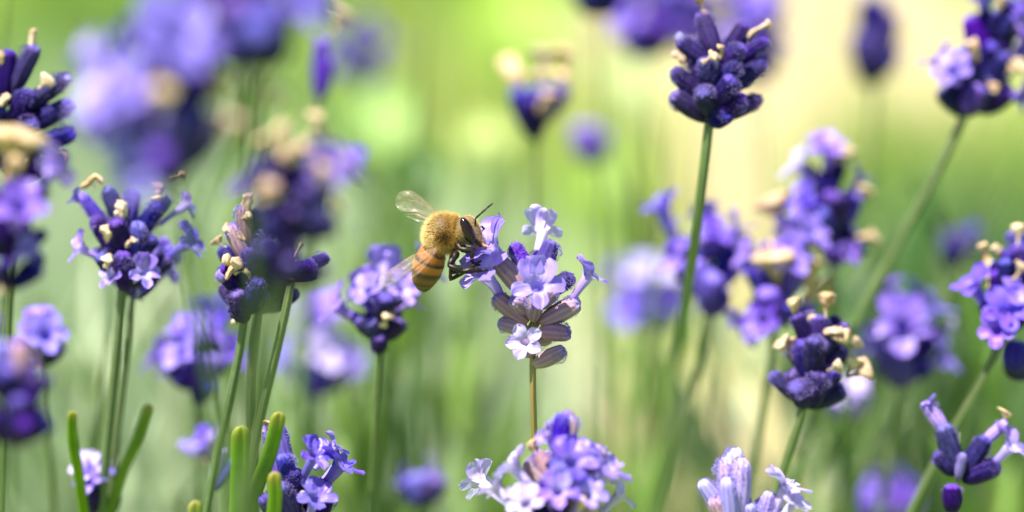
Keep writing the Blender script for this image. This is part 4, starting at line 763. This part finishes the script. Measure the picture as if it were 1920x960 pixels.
a1 = hairs(9000, .385, .66, .35, .85, -.25, t_thorax, .017); a2 = hairs(2600, .68, .95, .12, .36, .1, lambda t, p, n: min(1, max(0, R.gauss(.75, .18))), .012); a3 = hairs(1300, .30, .40, .18, .4, -.5, lambda t, p, n: min(1, max(0, R.gauss(.6, .2)))); a4 = hairs(900, .05, .30, .10, .2, -.8, lambda t, p, n: min(1, max(0, R.gauss(.22, .1))), .006)
HV, HF, HT = [], [], []
for v, f, t in (a1, a2, a3, a4):
    b = len(HV); HV += v; HF += [tuple(q + b for q in x) for x in f]; HT += t
fz = place('fuzz', mesh('fuzz', HV, HF, M_HAIR, False, tint=HT), Matrix.Identity(4), body); fz['kind'] = 'stuff'
# eyes
def ellipsoid(name, C, ax, ay, az, m, nu=18, nv=28):
    V = []; 
    for i in range(nu):
        th = math.pi * i / (nu - 1)
        for j in range(nv):
            ph = 2 * math.pi * j / nv; V.append((math.sin(th) * math.cos(ph), math.sin(th) * math.sin(ph), math.cos(th)))
    Wm = Matrix((( *ax,), (*ay,), (*az,))).transposed().to_4x4(); Wm.translation = C
    return place(name, mesh(name, V, grid_faces(nu, nv, True), m), Wm, bee)
for s in (-1, 1):
    C = Q(877, 433, -.7 + s * 1.35); lo = (Q(889, 459, -.7 + s * 1.0) - Q(867, 408, -.7 + s * 1.0)).normalized(); dp = (fwd * s).normalized(); sd_ = lo.cross(dp).normalized()
    ellipsoid('eye', C, sd_ * 11 * PX, dp * 11 * PX, lo * 27 * PX, M_EYE)
def limb(name, P3, rad_px, m, flat=1.0, parent=bee, n=5, seg=12):
    cp = catmull([(*p, r_) for p, r_ in zip([tuple(x) for x in P3], rad_px)], n)
    v, f, u, a = tube([Vector(c[:3]) for c in cp], [max(.3, c[3]) * PX for c in cp], seg, True, None, flat, -fwd)
    return place(name, mesh(name, v, f, m, True), Matrix.Identity(4), parent)
def jointed(name, P3, rs, m, flat=1.0):
    """segments with thick middles and narrow joints, one continuous mesh"""
    pp, rr2 = [], []
    for i in range(len(P3) - 1):
        for t, s in ((.0, .62), (.12, .9), (.45, 1.0), (.85, .88)):
            pp.append(P3[i].lerp(P3[i + 1], t)); rr2.append((rs[i] + (rs[i + 1] - rs[i]) * t) * s)
    pp.append(P3[-1]); rr2.append(rs[-1] * .5)
    v, f, u, a = tube(pp, [q * PX for q in rr2], 12, True, None, flat, -fwd)
    return place(name, mesh(name, v, f, m, True), Matrix.Identity(4), bee)
jointed('antenna', [Q(890, 430, -1.6), Q(892, 409, -2.2), Q(902, 400, -2.2), Q(913, 390, -2.1), Q(924, 381, -2.0)], [2.2, 2.0, 2.2, 2.1, 1.8], M_CHI)
jointed('antenna', [Q(894, 432, .2), Q(903, 424, .8), Q(909, 430, 1.3), Q(915, 440, 1.8)], [2.2, 2.0, 2.1, 1.7], M_CHI)
limb('mandible', [Q(892, 450, -1.6), Q(899, 457, -1.6), Q(904, 462, -1.2)], [4.5, 3.8, 1.5], M_CHI)
limb('proboscis', [Q(898, 454, -1.0), Q(905, 459, -1.1), Q(911, 461, -1.2), Q(918, 464, -1.3)], [5, 4, 2.4, 1.2], M_TONGUE)
# legs: three on the near side, three on the far side
jointed('leg', [Q(856, 456, -1.6), Q(864, 467, -2.4), Q(886, 471, -2.6), Q(884, 490, -2.4), Q(893, 497, -2.3), Q(901, 496, -2.0)], [6, 6.5, 5.5, 3.5, 2.6, 2], M_CHI)
jointed('leg', [Q(852, 468, -1.4), Q(846, 494, -2.4), Q(844, 525, -2.2), Q(883, 502, -2.4), Q(896, 492, -2.4), Q(903, 489, -2.2)], [4.5, 3.5, 4, 4.8, 3, 2], M_CHI)
jointed('leg', [Q(856, 474, -1.8), Q(851, 484, -2.8), Q(841, 498, -3.4), Q(869, 509, -3.6), Q(892, 506, -3.4), Q(904, 508, -3.1), Q(915, 506, -2.9)], [8, 7.5, 5, 6.2, 6.5, 3, 2], M_CHI)
jointed('leg', [Q(862, 456, 1.0), Q(874, 466, 1.8), Q(890, 468, 2.0), Q(902, 470, 1.8), Q(912, 474, 1.2)], [5, 5, 4, 3, 2], M_CHI)
jointed('leg', [Q(854, 466, 1.2), Q(848, 486, 2.2), Q(846, 512, 2.4), Q(884, 504, 2.0), Q(906, 500, 1.2)], [5, 5, 4, 3, 2], M_CHI)
jointed('leg', [Q(850, 474, 1.4), Q(846, 488, 2.6), Q(852, 503, 2.8), Q(886, 506, 2.4), Q(904, 505, 1.6)], [6, 5.5, 5, 3.5, 2], M_CHI)
# wings
M_WING, _nt, _b = mat('wing_membrane')
_out = _nt.nodes['Material Output']; _tr = N(_nt, 'ShaderNodeBsdfTransparent', inp={0: (.97, .95, .88, 1)}); _mx = N(_nt, 'ShaderNodeMixShader')
_b.inputs['Base Color'].default_value = (.62, .56, .42, 1); _b.inputs['Roughness'].default_value = .22; _b.inputs['Specular IOR Level'].default_value = .4
_n = nz(_nt, 1400, 3, off=False); bump(_nt, _b, _n, .5, .00008)
_f = N(_nt, 'ShaderNodeMapRange', inp={1: .35, 2: .7, 3: .05, 4: .15}); _nt.links.new(_n, _f.inputs[0]); _nt.links.new(_f.outputs[0], _mx.inputs[0])
_nt.links.new(_tr.outputs[0], _mx.inputs[1]); _nt.links.new(_b.outputs[0], _mx.inputs[2]); _nt.links.new(_mx.outputs[0], _out.inputs[0])
M_VEIN = simple('wing_vein', [(0.3, (0.16, 0.06, 0.015)), (0.7, (0.36, 0.17, 0.05))], 900, .35)
def wing(up, lo, zu, zl, veins):
    """up / lo: the two edges from root to tip, photo pixels; zu / zl: depth (mm) at root and tip"""
    n = 22
    def edge(e, z):
        c = catmull([(x, y, z[0] + (z[1] - z[0]) * i / (len(e) - 1)) for i, (x, y) in enumerate(e)], 8); out = []
        for i in range(n):
            t = i / (n - 1) * (len(c) - 1); k = min(len(c) - 2, int(t)); f = t - k; out.append([c[k][q] * (1 - f) + c[k + 1][q] * f for q in range(3)])
        return out
    Eu, El = edge(up, zu), edge(lo, zl); nv = 9
    def pt(s, wv):
        t = s * (n - 1); k = min(n - 2, int(t)); f = t - k
        a = [Eu[k][q] * (1 - f) + Eu[k + 1][q] * f for q in range(3)]; b = [El[k][q] * (1 - f) + El[k + 1][q] * f for q in range(3)]
        c = [a[q] * (1 - wv) + b[q] * wv for q in range(3)]; return Q(c[0], c[1], c[2] + .18 * math.sin(wv * 9 + s * 3) * s)
    Vw = [pt(i / (n - 1), j / (nv - 1)) for i in range(n) for j in range(nv)]
    o = place('wing', mesh('wing', Vw, grid_faces(n, nv, False), M_WING), Matrix.Identity(4), bee)
    for vn in veins:
        c = catmull(vn, 6); v, f, u, a = tube([pt(min(1, max(0, s)), min(1, max(0, q))) for s, q in c], [(.034 - .016 * i / len(c)) * .001 for i in range(len(c))], 6, True)
        place('vein', mesh('vein', v, f, M_VEIN), Matrix.Identity(4), o)
VF = [[(0, 0), (.3, .0), (.6, .0), (.85, .0)], [(0, .15), (.3, .12), (.6, .13), (.66, .03)], [(0, .4), (.25, .38), (.5, .42), (.72, .45), (.9, .5)], [(.5, .42), (.52, .28), (.62, .24), (.8, .22)], [(0, .7), (.25, .8), (.5, .84), (.7, .9)], [(.3, .13), (.34, .25), (.3, .39)], [(.66, .14), (.7, .3), (.68, .44)], [(.42, .41), (.46, .6), (.44, .83)], [(0, 1), (.3, 1), (.6, 1)]]
VH = [[(0, 0), (.4, .0), (.75, .02)], [(0, .4), (.4, .42), (.8, .5)], [(.4, .42), (.5, .7), (.7, .85)]]
wing([(818, 464), (771, 480), (732, 506), (712, 521), (706, 541)], [(820, 468), (792, 489), (766, 510), (742, 529), (708, 543)], (-2.0, -4.5), (-2.6, -6.4), VF)
wing([(818, 468), (796, 489), (775, 506), (758, 524)], [(820, 471), (803, 492), (788, 510), (762, 527)], (-2.5, -5.2), (-2.7, -5.6), VH)
wing([(828, 406), (805, 384), (789, 369), (768, 358), (748, 361), (741, 377)], [(820, 411), (800, 405), (779, 397), (762, 397), (748, 394), (742, 384)], (1.6, 4.0), (1.2, 3.2), VF)
wing([(818, 411), (796, 405), (776, 399), (758, 402)], [(815, 417), (800, 417), (784, 415), (760, 405)], (1.2, 3.0), (.9, 2.8), VH)
